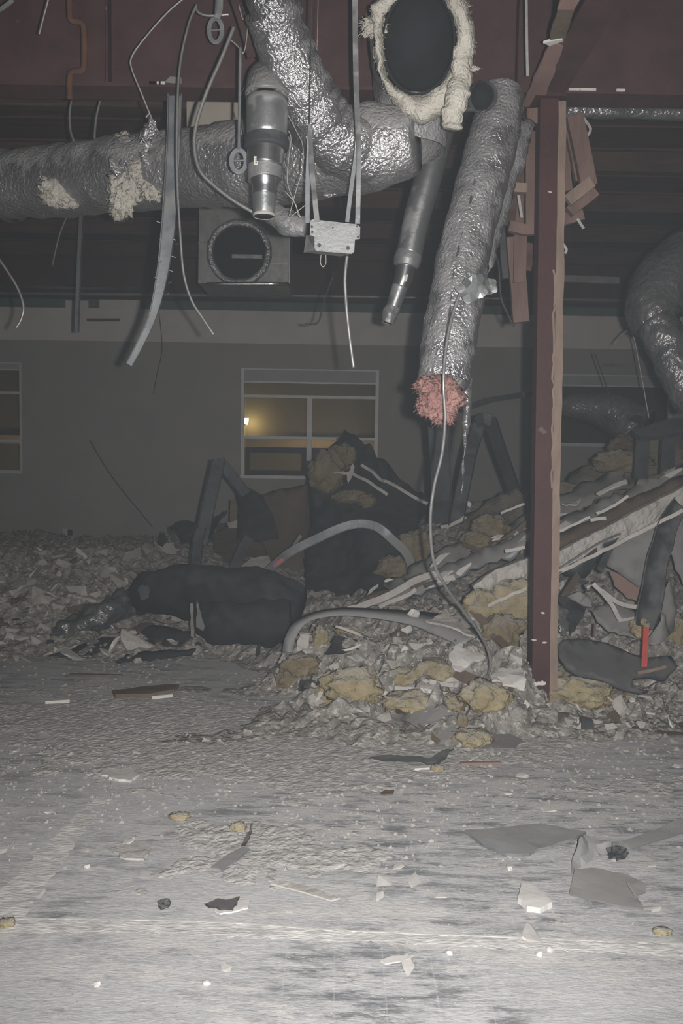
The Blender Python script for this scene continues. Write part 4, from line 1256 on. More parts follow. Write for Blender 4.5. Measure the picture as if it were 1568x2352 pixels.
# ---- crumbs: nobody could count them
V, F = [], []
TET = [Vector((1, 0, -.5)), Vector((-.6, .8, -.5)), Vector((-.5, -.9, -.4)), Vector((.1, .05, .8)), Vector((.7, .6, .3))]
TF = [(0, 2, 1), (0, 1, 4), (1, 3, 4), (1, 2, 3), (2, 0, 3), (0, 4, 3)]
def crumbs(n, area, s0, s1, bias=1.0):
    for _ in range(n):
        px = rnd.uniform(area[0], area[2])
        py = area[3] - (area[3] - area[1]) * rnd.random() ** bias
        p = Gz(px, py, 0) if py > 1720 else on(px, py)
        if nz((p.x, p.y, 0), 1.6, 9) < rnd.uniform(-.55, .35):
            continue
        s = s0 + (s1 - s0) * rnd.random() ** 3.2
        R_ = Matrix.Rotation(rnd.uniform(0, 6.28), 3, 'Z') @ Matrix.Rotation(rnd.uniform(-.6, .6), 3, 'X')
        k = len(V)
        V.extend([p + R_ @ Vector((t.x * s, t.y * s * .8, t.z * s * .6 + s * .25)) for t in TET])
        F.extend([tuple(i + k for i in f) for f in TF])
crumbs(15000, (-60, 1500, 1630, 2020), .0018, .017, .45)
crumbs(5000, (-60, 1780, 1630, 2352), .001, .005, .8)
crumbs(2600, (-60, 1240, 1630, 1500), .008, .04)
crumbs(3500, (560, 1430, 1630, 1740), .006, .028)
obj('plaster_crumbs', (V, F), M['crumb'], None, False, 'fine plaster crumbs scattered over floor and rubble', 'crumbs', kind='stuff')

# ---- trampled plaster caked on the floor in low patches
V, F, idx = [], [], {}
ST, X0_, Y0_ = .018, -2.6, 2.5
NX_, NY_ = int(5.4 / ST), int(4.4 / ST)
spots = [(Gz(450, 1700), .75, .34), (Gz(250, 1660), .6, .28), (Gz(700, 1720), .5, .22), (Gz(120, 1600), .8, .22), (Gz(420, 1960), .32, .2), (Gz(560, 1930), .25, .2), (Gz(700, 2010), .25, .16), (Gz(1350, 1760), .8, .26), (Gz(900, 1700), .6, .2), (Gz(620, 1810), .5, .14), (Gz(900, 1990), .3, .14), (Gz(1250, 2130), .3, .08)]
def cake(i, j):
    x, y = X0_ + i * ST, Y0_ + j * ST
    b_ = -.27
    for (c_, rr, a_) in spots:
        d_ = ((x - c_.x) ** 2 * .5 + (y - c_.y) ** 2 * 1.2) / (rr * rr)
        if d_ < 6:
            b_ += a_ * math.exp(-d_)
    n_ = b_ + .16 * fbm((x * .7, y * 1.3, 0), 2.6, 4, 31) + .22 * fbm((x * .8, y, 0), 9, 4, 32)
    if n_ < -.02:
        return -.003
    return min(.006, n_ * .05) * (.4 + .9 * abs(nz((x, y, 0), 19, 33)) + 1.0 * abs(nz((x, y, 0), 41, 34))) - .0008
HH = [[cake(i, j) for i in range(NX_)] for j in range(NY_)]
def vid(i, j):
    if (i, j) not in idx:
        idx[(i, j)] = len(V)
        V.append(Vector((X0_ + i * ST, Y0_ + j * ST, HH[j][i])))
    return idx[(i, j)]
for j in range(NY_ - 1):
    for i in range(NX_ - 1):
        if max(HH[j][i], HH[j][i + 1], HH[j + 1][i], HH[j + 1][i + 1]) > 0:
            F.append((vid(i, j), vid(i + 1, j), vid(i + 1, j + 1), vid(i, j + 1)))
M['cake'] = mat('caked_plaster', (.56, .55, .53), (.40, .39, .375), 16, .97, 0, .5, 55)
obj('trampled_plaster', (V, F), M['cake'], None, False, 'crushed plaster caked in low patches over the open floor', 'plaster dust', kind='stuff')
# ------------------------------------------------------------------ large wreckage on the rubble
def Pf(x, y, Y, off=.03):                # like P, but never buried in the heap
    if y > 1335:
        Y = min(Y, on(x, y).y - off)
    return P(x, y, Y)
def S3(q, rigid=False, **k):
    if rigid:                            # stays flat: slides forward as a whole until it lies on the heap
        d_ = max(0.0, max(Y - (on(x, y).y - .015) for x, y, Y in q))
        return sheet([P(x, y, Y - d_) for x, y, Y in q], **k)
    return sheet([Pf(x, y, Y) for x, y, Y in q], **k)
def O(name, m, mt, lb, cat, smooth=False, group=None):
    return obj(name, m, M[mt], None, smooth, lb, cat, group)

# fallen black duct lying on the floor before the mound
fd = thing('fallen_black_duct', 'big collapsed black duct lying on the floor with a foil end', 'duct', on(500, 1480))
obj('duct_shell', tube([P(300, 1392, 7.1), P(345, 1360, 7.0), P(420, 1358, 6.9), P(520, 1365, 6.8), P(620, 1375, 6.75), P(690, 1392, 6.7)], [.1, .2, .215, .215, .2, .12], 36, 14, True, .075, 2.4, 3), M['membrane'], fd, True)
obj('duct_belly', tube([P(455, 1425, 6.62), P(520, 1435, 6.5), P(600, 1440, 6.45), P(668, 1438, 6.45)], [.1, .17, .185, .14], 30, 12, True, .075, 2.6, 5), M['membrane'], fd, True)
cr = obj('crumpled_foil_end', tube([P(125, 1462, 6.75), P(165, 1445, 6.75), P(215, 1420, 6.8), P(262, 1398, 6.9), P(300, 1385, 7.0)], [.06, .11, .125, .12, .09], 30, 14, True, .05, 7, 8), M['foil_dark'], fd, True, label='crumpled shiny foil end of the black duct')
obj('shell_patch', sheet([P(x, y, 6.72) for x, y in ((318, 1350), (340, 1342), (342, 1372), (322, 1380))], .004, .01, .01, 6, 2, .03), M['rubber'], fd)
for i, q in enumerate((((437, 1385), (443, 1386), (446, 1465), (438, 1462)), ((452, 1372), (458, 1400), (470, 1440), (466, 1450), (450, 1440)))):
    obj('shell_flap', sheet([P(x, y, 6.35) for x, y in q], .006, .005, .01, 6, i, .05), M['greysheet'], fd)

O('black_sheet', S3(((112, 1505, 6.45), (180, 1485, 6.5), (280, 1448, 6.7), (340, 1438, 6.75), (440, 1452, 6.6), (462, 1480, 6.45), (400, 1490, 6.4), (300, 1488, 6.42), (200, 1500, 6.42)), th=.012, rag=.01, bump=.05, bf=4, seed=3, cell=.06), 'membrane', 'flat torn black sheet lying before the fallen black duct', 'sheet', True)
O('black_sheet', S3(((265, 1522, 6.25), (290, 1500, 6.3), (360, 1496, 6.3), (450, 1488, 6.4), (440, 1503, 6.3), (380, 1512, 6.25), (310, 1520, 6.22)), th=.012, rag=.008, bump=.03, bf=5, seed=4, cell=.05), 'membrane', 'narrow black strip of sheet lying frontmost before the black duct', 'sheet', True)
O('black_strip', sweep(rect(.05, .02), [P(116, 1470, 6.45), P(114, 1490, 6.42), P(120, 1505, 6.4)], (0, -1, 0), 4), 'membrane', 'short upright black strip at the foil end of the black duct', 'strip')
O('black_strip', sweep(rect(.03, .02), [P(595, 1480, 6.3), P(592, 1505, 6.2), P(600, 1520, 6.15), P(612, 1515, 6.15)], (0, -1, 0), 4), 'membrane', 'small hooked black strip under the fallen black duct', 'strip')
O('black_sheet', S3(((-30, 1450, 7.2), (0, 1432, 7.3), (40, 1418, 7.3), (62, 1425, 7.2), (20, 1448, 7.1)), th=.01, rag=.01, bump=.03, seed=6, cell=.05), 'membrane', 'small black sheet on the mound at the frame edge', 'sheet')

# draped black membrane against the middle window
O('black_membrane', S3(((703, 1355, 7.9), (700, 1270, 8.1), (720, 1200, 8.3), (712, 1110, 8.6), (735, 1045, 8.8), (770, 1005, 8.9), (790, 985, 8.95), (815, 1000, 8.9), (850, 1020, 8.8), (872, 1060, 8.7), (930, 1110, 8.5), (985, 1158, 8.2), (960, 1200, 8.0), (970, 1290, 7.6), (900, 1340, 7.5), (860, 1362, 7.5), (770, 1366, 7.6)), th=.02, rag=.02, bump=.12, bf=1.8, seed=11, cell=.11, ctrl=[P(790, 1150, 8.3), P(850, 1250, 7.8), P(760, 1280, 7.9)]), 'membrane', 'tall black membrane draped to a peak in front of the middle window', 'membrane', True)
O('black_membrane', S3(((545, 1135, 8.9), (570, 1120, 8.9), (605, 1140, 8.8), (628, 1190, 8.7), (640, 1235, 8.6), (600, 1245, 8.6), (545, 1238, 8.6)), th=.02, rag=.01, bump=.06, bf=2.5, seed=12, cell=.08), 'membrane', 'black square of membrane beside the brown board under the middle window', 'membrane', True)
O('brown_sheet', S3(((560, 1120, 9.2), (600, 1132, 9.2), (650, 1118, 9.2), (705, 1112, 9.2), (712, 1210, 9.0), (690, 1330, 8.4), (640, 1330, 8.4), (600, 1240, 8.8)), th=.015, rag=.01, bump=.06, bf=2, seed=13, cell=.1), 'brown', 'dark brown curved sheet between the black square and the tall membrane', 'sheet', True)
O('brown_board', S3(((490, 1225, 9.4), (545, 1205, 9.5), (590, 1215, 9.4), (640, 1265, 9.2), (560, 1300, 8.8), (490, 1290, 8.9)), th=.02, rag=.01, bump=.03, seed=14, cell=.1), 'brown', 'brown board lying behind the fallen black duct', 'board')
O('tan_board', S3(((529, 1148, 9.6), (545, 1147, 9.6), (545, 1198, 9.6), (528, 1198, 9.6)), th=.02, seed=1, cell=.1), 'yellow_old', 'small tan board propped behind the black square of membrane', 'board')
O('white_board', S3(((548, 1308, 7.9), (575, 1282, 8.0), (616, 1276, 8.0), (622, 1290, 7.9), (600, 1312, 7.8)), th=.012, rag=.006, seed=2, cell=.06), 'plaster', 'pale board fragment poking up behind the black duct', 'board')
O('white_board', S3(((522, 1200, 9.0), (545, 1195, 9.0), (545, 1212, 8.95), (525, 1212, 8.95)), th=.012, rag=.006, seed=3, cell=.06), 'plaster', 'small pale board scrap at the foot of the bent strut', 'board')
O('dark_shard', S3(((470, 1230, 8.6), (485, 1195, 8.7), (522, 1172, 8.8), (500, 1205, 8.6), (480, 1240, 8.5)), th=.01, rag=.004, bump=.02, seed=5, cell=.05), 'membrane', 'curved black shard leaning on the bent strut', 'shard')
O('dark_shard', S3(((395, 1210, 8.8), (415, 1197, 8.9), (450, 1202, 8.8), (462, 1240, 8.5), (420, 1250, 8.5), (412, 1215, 8.7)), th=.01, rag=.006, bump=.04, seed=6, cell=.05), 'membrane', 'folded black shard on the mound before the bare wall', 'shard')
O('dark_shard', S3(((362, 1250, 8.6), (375, 1220, 8.7), (384, 1238, 8.6), (372, 1256, 8.5)), th=.01, rag=.004, seed=7, cell=.05), 'membrane', 'tiny pointed black shard on the mound crest', 'shard')
# wool on top of the membrane
for i, (x, y, Y, r, lb) in enumerate(((750, 1085, 8.35, (.17, .12, .2), 'dirty yellow wool clump hugging the tall black membrane'), (785, 1050, 8.45, (.13, .1, .13), 'dirty yellow wool clump near the membrane peak'), (805, 1140, 8.05, (.15, .08, .06), 'flat dirty wool clump low on the black membrane'), (840, 1150, 8.0, (.08, .06, .06), 'small round wool lump beneath the pale edged membrane fold'))):
    O('wool_clump', fluff(P(x, y, Y), r, 50 + i, .4, 1.8, 4, None, 160, .05), 'yellow_old', lb, 'insulation', True)
for i, (q, lb) in enumerate(((((830, 1068), (870, 1098), (900, 1112), (982, 1158)), 'long pale torn edge strip sloping down the membrane'), (((808, 1086), (850, 1110), (890, 1137)), 'short pale torn strip beneath the long sloping one'))):
    O('torn_strip', sweep(rect(.03, .01), [P(x, y, 8.3 - .1 * k) for k, (x, y) in enumerate(q)], (0, -1, 0), 5, wr=.02, wf=8), 'plaster', lb, 'strip')
O('plaster_scrap', S3(((758, 1085, 8.2), (800, 1083, 8.2), (812, 1060, 8.2), (812, 1085, 8.2), (800, 1112, 8.15), (796, 1090, 8.18)), th=.01, rag=.01, seed=3, cell=.04), 'plaster', 'pale torn scrap on the membrane beside the wool', 'scrap')

# bent struts
def strut(name, q, w_, h_, mt, lb, prof=None, up=(0, -1, 0), sharp=True, tw=None):
    pts = [P(*p) for p in q]
    if sharp:
        pp = []
        for i in range(len(pts) - 1):
            for k in range(6):
                pp.append(pts[i].lerp(pts[i + 1], k / 6))
        pp.append(pts[-1])
        pts, res = pp, 1
    else:
        res = 8
    return O(name, sweep(prof or chan(w_, h_, .004), pts, up, res, None, tw), mt, lb, 'strut')
strut('bent_strut', [(462, 1250, 8.2), (482, 1150, 8.3), (503, 1058, 8.4)], .13, .05, 'steel_dark', 'dark steel strut rising to a bent peak on the bare wall side')
strut('bent_strut', [(503, 1058, 8.4), (535, 1095, 8.45), (565, 1135, 8.5)], .11, .05, 'steel_dark', 'short dark steel strut falling from the bent peak to the black square')
strut('bent_strut', [(448, 1320, 7.8), (455, 1240, 8.0), (462, 1215, 8.1)], .1, .05, 'steel_dark', 'dark lower strut footing in the mound under the bent peak')
strut('bent_strut', [(535, 1312, 8.0), (560, 1255, 8.3), (572, 1235, 8.4)], .1, .03, 'steel_dark', 'short dark strut leaning behind the black duct')
strut('bent_track', [(607, 1318, 7.5), (660, 1272, 7.4), (720, 1240, 7.35), (800, 1206, 7.3), (858, 1207, 7.25), (900, 1238, 7.2), (935, 1275, 7.1), (952, 1330, 6.9), (975, 1392, 6.6)], .075, .035, 'track', 'long grey bent track arching in front of the tall membrane', sharp=False)
O('pink_tape', sheet([P(x, y, 7.38) for x, y in ((625, 1298), (648, 1280), (652, 1287), (630, 1304))], .004, .003, 0, 3, 1, .03), 'pinkchip', 'faded pink tape scrap stuck on the arched bent track', 'tape')
O('thin_lath', bar(P(655, 1283, 7.6), P(690, 1230, 7.8), .03, .01, (0, -1, 0)), 'track', 'short grey lath standing by the pink tape', 'lath')
strut('bent_strut', [(1046, 1200, 7.2), (1062, 1120, 7.3), (1078, 1040, 7.4), (1098, 975, 7.5)], .12, .06, 'steel_dark', 'dark glossy strut rising to a folded peak beneath the pink wool')
strut('bent_strut', [(1092, 970, 7.48), (1112, 962, 7.5), (1128, 965, 7.5)], .11, .05, 'steel_dark', 'short folded strut piece forming the peak beneath the pink wool')
strut('bent_strut', [(1122, 962, 7.5), (1148, 1040, 7.7), (1178, 1125, 7.9)], .12, .06, 'steel_dark', 'dark strut falling from the folded peak toward the column')
strut('bent_strut', [(1058, 942, 7.8), (1130, 918, 7.9), (1200, 907, 8.0), (1240, 905, 8.0)], .05, .02, 'steel_dark', 'thin dark strut bowed across the wall beside the column')
strut('bent_strut', [(1004, 975, 6.5), (1010, 1060, 6.6), (1012, 1150, 6.7), (1008, 1200, 6.8)], .16, .05, 'steel_dark', 'broad dark strip standing behind the long cable')
strut('bent_strut', [(1052, 1190, 8.4), (1070, 1130, 8.5), (1075, 1060, 8.6)], .05, .02, 'steel_dark', 'thin dark strip beside the glossy strut')

# ---- the collapsed slab: layers sloping up past the column
def layer(name, q, Y0, Y1, wpx, th, mt, lb, cat, rag=.01, bump=.03, seed=0, dy=.0):
    """long sloping strip: q = upper edge and lower edge in the picture"""
    up_, lo = q
    n = len(up_)
    f = lambda k, m: Y0 + (Y1 - Y0) * k / max(1, m - 1)
    pts = [P(x, y, f(k, n) + dy) for k, (x, y) in enumerate(up_)] + [P(x, y, f(len(lo) - 1 - k, len(lo))) for k, (x, y) in enumerate(reversed(lo))]
    return O(name, sheet(pts, th, rag, bump, 3, seed, .09), mt, lb, cat, True)
layer('wool_batt', (((1010, 1215), (1075, 1180), (1150, 1135), (1240, 1130), (1350, 1075), (1450, 1010), (1568, 985)), ((1010, 1290), (1100, 1240), (1240, 1200), (1350, 1160), (1450, 1120), (1568, 1080))), 7.7, 7.9, 0, .05, 'yellow_old', 'long brown yellow batt on top of the collapsed slab', 'insulation', .03, .12, 1, .5)
layer('roof_layer', (((880, 1345), (1000, 1270), (1130, 1210), (1240, 1160), (1330, 1120), (1420, 1070)), ((905, 1370), (1010, 1320), (1140, 1265), (1240, 1215), (1400, 1140), (1440, 1110))), 6.6, 7.4, 0, .03, 'greysheet', 'upper grey layer of the collapsed slab, broken off near the column', 'slab layer', .04, .08, 2, .25)
layer('roof_layer', (((800, 1392), (900, 1350), (1000, 1310), (1100, 1262), (1240, 1205), (1400, 1140), (1568, 1062)), ((815, 1408), (920, 1378), (1010, 1345), (1110, 1298), (1240, 1245), (1400, 1185), (1568, 1108))), 6.35, 6.7, 0, .03, 'track', 'long grey steel decking layer running the length of the collapsed slab', 'slab layer', .03, .07, 3, .12)
layer('brown_layer', (((1268, 1235), (1330, 1205), (1420, 1160), (1500, 1125), (1568, 1085)), ((1268, 1262), (1340, 1235), (1430, 1185), (1510, 1145), (1568, 1108))), 6.3, 6.55, 0, .03, 'brown', 'brown board layer between grey decking and rough plaster edge', 'slab layer', .01, .04, 4, .1)
# rough plaster edge of the slab
def rough(q, hpx, Y0, Y1, th, lb, seed, mt='plaster'):
    n = len(q)
    pts = [P(x, y, Y0 + (Y1 - Y0) * k / (n - 1)) for k, (x, y) in enumerate(q)]
    Ym = (Y0 + Y1) / 2
    pp, hh = catmull(pts, [h * Ym / FPX for h in hpx], 14)
    T_, U_ = frames(pp, (0, 0, 1))
    V, F = [], []
    for p, h, u in zip(pp, hh, U_):
        for k in range(9):
            t = k / 8 - .5
            q_ = p + u * (h * t)
            front = th * (1 - (2 * t) ** 2 * .3)
            V.append(q_ + Vector((0, -front - .035 * fbm(q_, 9, 4, seed) , .012 * nz(q_, 14, seed))))
        V.append(p + u * h * .5 + Vector((0, th, 0)))
        V.append(p - u * h * .5 + Vector((0, th, 0)))
    m = 11
    for i in range(len(pp) - 1):
        for k in range(m):
            k2 = (k + 1) % m
            F.append((i * m + k, i * m + k2, (i + 1) * m + k2, (i + 1) * m + k))
    F += [tuple(range(m)), tuple(reversed(range((len(pp) - 1) * m, len(pp) * m)))]
    return O('plaster_edge', (V, F), mt, lb, 'plaster slab', False)
rough([(1265, 1300), (1330, 1262), (1400, 1228), (1480, 1185), (1600, 1125)], [44, 42, 44, 46, 46], 5.75, 6.0, .04, 'rough broken plaster edge of the slab rising past the column', 3)
rough([(1090, 1358), (1130, 1335), (1180, 1315), (1232, 1298)], [28, 40, 46, 46], 5.6, 5.7, .04, 'rough broken plaster edge of the slab before the column', 6)
strips = (
    ([(800, 1402), (870, 1378), (960, 1330), (1010, 1318)], 6.2, .05, 'pale plaster strip at the foot of the slab', 'plaster'),
    ([(870, 1392), (930, 1368), (955, 1352)], 6.1, .03, 'short pale strip beside the arched track foot', 'plaster'),
    ([(1268, 1322), (1350, 1282), (1440, 1238), (1568, 1172)], 5.6, .025, 'thin pale edge line beneath the rough plaster edge', 'plaster'),
    ([(1270, 1228), (1310, 1208), (1355, 1190)], 6.2, .02, 'thin white strip on the brown board layer beside the column', 'plaster_w'),
    ([(1370, 1180), (1410, 1160), (1440, 1140)], 6.3, .022, 'thin white strip higher on the brown board layer', 'plaster_w'),
    ([(1355, 1195), (1390, 1190)], 6.15, .025, 'short white strip on the rough plaster edge', 'plaster_w'),
    ([(1160, 1268), (1205, 1258)], 6.1, .025, 'short white strip on the decking before the column', 'plaster_w'),
    ([(1150, 1178), (1205, 1158)], 7.0, .02, 'thin white strip on the grey layer before the column', 'plaster_w'),
    ([(1120, 1390), (1170, 1368), (1210, 1352)], 5.4, .02, 'thin pale lath beneath the rough edge before the column', 'plaster'),
    ([(1400, 1122), (1440, 1106)], 6.9, .04, 'pale scrap under the dark bracket on the slab', 'plaster'),
    ([(1010, 1212), (1050, 1200), (1070, 1188)], 7.2, .03, 'pale torn strip beside the thick yellow clump', 'plaster'),
    ([(1060, 1150), (1080, 1162)], 7.3, .04, 'pale chip at the foot of the glossy strut', 'plaster_w'),
    ([(995, 1165), (1030, 1158)], 7.6, .04, 'pale chip on the slab beside the long cable', 'plaster'),
)
for i, (q, Y, w_, lb, mt) in enumerate(strips):
    O('plaster_strip', sweep(rect(w_, .014), [Pf(x, y, Y) for x, y in q], (0, -1, .3), 5, wr=.012, wf=14, seed=i), mt, lb, 'strip')
O('plaster_scrap', S3(((1290, 1158, 6.6), (1320, 1150, 6.7), (1335, 1142, 6.7), (1325, 1158, 6.6), (1300, 1160, 6.55)), th=.01, rag=.006, seed=4, cell=.04), 'plaster_w', 'white curled scrap on the grey slab layer past the column', 'scrap')
# wool lumps along the slab
for i, (x, y, Y, r, mt, lb) in enumerate((
    (1125, 1215, 6.9, (.15, .1, .11), 'yellow_old', 'thick round yellow clump on the slab before the column'),
    (1095, 1240, 6.8, (.12, .08, .07), 'yellow_old', 'lower yellow clump on the slab before the column'),
    (960, 1255, 7.3, (.13, .1, .15), 'yellow_old', 'dim yellow clump beside the arched track'),
    (905, 1305, 7.2, (.14, .1, .1), 'yellow_old', 'dim yellow clump under the arched track'),
    (1430, 1060, 7.6, (.24, .12, .1), 'yellow_old', 'broad yellow clump high on the slab by the dark bracket'),
    (1300, 1130, 7.7, (.16, .1, .08), 'yellow_old', 'yellow clump on the slab just past the column'),
    (1430, 1025, 7.9, (.12, .1, .1), 'stain', 'dark brown clump beside the far window sill'),
    (1175, 1385, 5.6, (.2, .12, .16), 'yellow', 'large yellow clump beneath the rough edge before the column'),
    (1110, 1400, 5.7, (.14, .1, .13), 'yellow', 'yellow clump beside the leaning brown timber'),
    (1150, 1455, 5.5, (.13, .09, .12), 'yellow_old', 'brownish yellow clump behind the leaning brown timber'),
    (810, 1578, 5.22, (.17, .1, .11), 'yellow', 'large square yellow clump at the front of the heap'),
    (760, 1585, 5.22, (.1, .08, .1), 'yellow', 'yellow clump beside the large square one'),
    (690, 1530, 5.6, (.12, .08, .08), 'yellow_old', 'yellow clump at the low end of the heap by the arched strip'),
    (662, 1560, 5.5, (.08, .07, .08), 'yellow_old', 'small yellow clump at the very end of the heap'),
    (735, 1480, 5.7, (.05, .05, .12), 'yellow', 'thin upright yellow clump under the arched strip'),
    (800, 1450, 5.9, (.09, .06, .04), 'yellow', 'small yellow clump tucked under the arched strip'),
    (930, 1560, 5.35, (.16, .09, .07), 'yellow', 'long yellow clump behind the white lath'),
    (1000, 1545, 5.4, (.14, .08, .07), 'yellow', 'yellow clump beside the white broken gypsum'),
    (950, 1610, 5.12, (.17, .09, .055), 'yellow', 'low yellow clump under the white lath'),
    (1030, 1612, 5.12, (.1, .08, .05), 'yellow', 'small low yellow clump beside the cable tip'),
    (1115, 1600, 5.1, (.14, .09, .09), 'yellow', 'yellow clump at the cable tip'),
    (1085, 1695, 4.72, (.1, .08, .045), 'yellow', 'loose yellow clump out on the floor before the column'),
    (1060, 1660, 4.9, (.03, .03, .05), 'yellow_old', 'little upright yellow tuft behind the loose floor clump'),
    (1330, 1590, 5.1, (.2, .1, .09), 'yellow', 'broad yellow clump under the black moulding past the column'),
    (1300, 1565, 5.2, (.1, .08, .09), 'yellow_old', 'yellow clump beside the column strip'),
    (1400, 1605, 5.05, (.14, .09, .07), 'yellow_old', 'dirty yellow clump under the tip of the black moulding'),
    (1468, 1440, 5.4, (.06, .05, .07), 'yellow', 'small yellow tuft above the red stake'),
    (1548, 1450, 5.9, (.09, .07, .12), 'yellow', 'yellow clump behind the curled grey sheet'),
    (548, 1900, Gz(548, 1905).y, (.035, .025, .022), 'yellow', 'small yellow wool scrap beside the bent metal strip on the floor'),
    (412, 1875, Gz(412, 1880).y, (.045, .03, .018), 'yellow', 'pale yellow wool scrap out on the open floor'),
    (1004, 1765, Gz(1004, 1770).y, (.03, .025, .02), 'yellow', 'tiny yellow wool scrap by the black bent strip'),
    (15, 2120, Gz(15, 2126).y, (.03, .02, .014), 'yellow', 'tiny yellow wool crumb on the pale floor line at the frame edge'),
    (1520, 2138, Gz(1520, 2142).y, (.03, .02, .012), 'yellow', 'tiny yellow wool crumb on the pale floor line past the steel plate'))):
    O('wool_clump', fluff(Pf(x, y, Y, r[1] * .3), r, 70 + i, .38, 2.0, 4 if max(r) > .06 else 3, None, 120, min(.035, max(r) * .3)), mt, lb, 'insulation', True)

# broken bits lying on the sloping layers
r_ = random.Random(21)
for k in range(30):
    t = r_.random()
    x = 840 + t * 720
    y = 1385 - t * 300 + r_.uniform(-32, 22)
    p = P(x, y, 6.25 + .35 * t - r_.uniform(0, .08))
    s_ = r_.uniform(.03, .085)
    put('gypsum_flake' if k % 3 else 'brown_chunk', r_.choice(FL if k % 3 else BR), p, (s_ * 1.5, s_ * .7, s_ * .8), (r_.uniform(.2, .9), -.4 + r_.uniform(-.3, .3), r_.uniform(-.3, .3)), 'gypsum flake caught on the sloping slab layers' if k % 3 else 'dirty brown chunk caught on the sloping slab layers', 'gypsum' if k % 3 else 'rubble piece', 'gypsum flakes on the slab' if k % 3 else 'brown chunks on the slab')
# dark bracket standing on the slab by the far window
bk_ = thing('dark_bracket', 'dark table like bracket standing high on the slab', 'bracket', P(1480, 1110, 7.2))
obj('bracket_top', S3(((1450, 988, 7.2), (1540, 960, 7.4), (1620, 965, 7.4), (1600, 990, 7.1), (1470, 1003, 7.1)), th=.04, seed=1, cell=.1), M['steel_dark'], bk_)
for x in (1475, 1535):
    obj('leg', bar(P(x, 1000, 7.2), P(x - 6, 1100, 7.2), .12, .05, (0, -1, 0)), M['steel_dark'], bk_)
O('bright_scrap', S3(((1442, 964, 7.35), (1458, 956, 7.4), (1474, 957, 7.4), (1480, 985, 7.25), (1466, 970, 7.3)), th=.004, bump=.02, seed=2, cell=.04), 'bright', 'small bright metal scrap above the dark bracket', 'scrap')
O('dark_duct', tube([P(1290, 930, 8.6), P(1400, 945, 8.4), P(1470, 985, 8.2)], [.1, .2, .22], 20, 6, True, .02, 4, 3), 'foil_dark', 'dim dark duct sagging in front of the far window past the column', 'duct', True)
O('bright_bar', bar(P(1375, 838, YW - .02), P(1470, 839, YW - .02), .04, .04), 'galv', 'short bright bar fixed above the far window past the column', 'bar')

# ---- wreck past the column
O('grey_sheet', S3(((1388, 1295, 5.9), (1430, 1205, 6.1), (1480, 1195, 6.0), (1530, 1180, 6.0), (1505, 1260, 5.85), (1478, 1335, 5.7), (1464, 1346, 5.7), (1430, 1322, 5.8)), th=.012, rag=.006, bump=.03, seed=21, cell=.07), 'greysheet', 'large flat grey sheet leaning under the slab past the column', 'sheet', True)
O('grey_sheet', S3(((1530, 1180, 6.2), (1640, 1120, 6.3), (1640, 1400, 5.9), (1568, 1340, 5.9), (1548, 1290, 6.0), (1525, 1250, 6.1)), th=.012, rag=.006, bump=.04, seed=22, cell=.08), 'greysheet', 'grey sheet at the frame edge beside the black chute', 'sheet', True)
O('pink_board', S3(((1398, 1310, 6.0), (1430, 1325, 5.95), (1478, 1345, 5.9), (1476, 1385, 5.85), (1440, 1375, 5.9), (1410, 1345, 5.95)), th=.012, rag=.01, bump=.01, seed=23, cell=.06), 'gyp_face', 'pinkish board scrap below the large leaning grey sheet', 'board')
O('bent_chute', sweep([(-.5, .12), (-.42, -.05), (0, -.12), (.42, -.05), (.5, .12), (.45, .14), (.38, 0), (0, -.06), (-.38, 0), (-.45, .14)], [P(1560, 1160, 5.7), P(1528, 1215, 5.6), P(1505, 1300, 5.5), P(1488, 1390, 5.4), P(1478, 1440, 5.35)], (0, -1, 0), 8, [.12, .15, .15, .17, .12], wr=.02, wf=6), 'steel_dark', 'bent black metal chute standing above the red stake', 'metal chute', True)
O('curled_sheet', S3(((1488, 1475, 5.3), (1505, 1400, 5.45), (1540, 1330, 5.6), (1556, 1390, 5.5), (1548, 1450, 5.4), (1520, 1475, 5.25), (1500, 1480, 5.25)), th=.01, rag=.004, bump=.03, seed=24, cell=.05, ctrl=[P(1520, 1420, 5.25)]), 'greysheet', 'curled grey sheet behind the red stake', 'sheet', True)
for a_, b_, lb in (((1508, 1352), (1526, 1400), 'bright fold on the bent black chute'),):
    pass
O('crumpled_liner', S3(((1356, 1410, 5.7), (1400, 1380, 5.8), (1470, 1400, 5.7), (1475, 1465, 5.5), (1420, 1455, 5.5), (1370, 1435, 5.6)), th=.01, rag=.01, bump=.06, seed=25, cell=.05), 'greysheet', 'crumpled grey liner in the heap before the pink board', 'sheet', True)
for i, (q, w_, lb) in enumerate((((((1362, 1340), (1400, 1385), (1425, 1425))), .028, 'pale curved strip bending down through the crumpled liner'), ((((1380, 1355), (1420, 1385), (1466, 1395))), .028, 'pale curved strip sweeping across the crumpled liner'), ((((1420, 1425), (1460, 1418), (1470, 1412))), .02, 'short pale strip end beside the bent chute'))):
    O('pale_strip', sweep(rect(w_, .01), [Pf(x, y, 5.5) for x, y in q], (0, -1, 0), 5, wr=.01, wf=10, seed=i), 'plaster', lb, 'strip')
O('crinkled_foil', S3(((1342, 1345, 5.6), (1360, 1335, 5.6), (1386, 1328, 5.6), (1388, 1340, 5.55), (1360, 1350, 5.55), (1350, 1362, 5.55)), th=.003, rag=.01, bump=.06, bf=9, seed=26, cell=.025), 'foil', 'small bright crinkled foil scrap in the heap past the column', 'foil scrap', True)
O('crinkled_foil', S3(((1278, 1395, 5.5), (1300, 1400, 5.5), (1310, 1430, 5.45), (1300, 1460, 5.4), (1282, 1450, 5.4)), th=.003, rag=.015, bump=.06, bf=9, seed=27, cell=.03), 'foil_dark', 'dark crinkled foil scrap right beside the column strip', 'foil scrap', True)
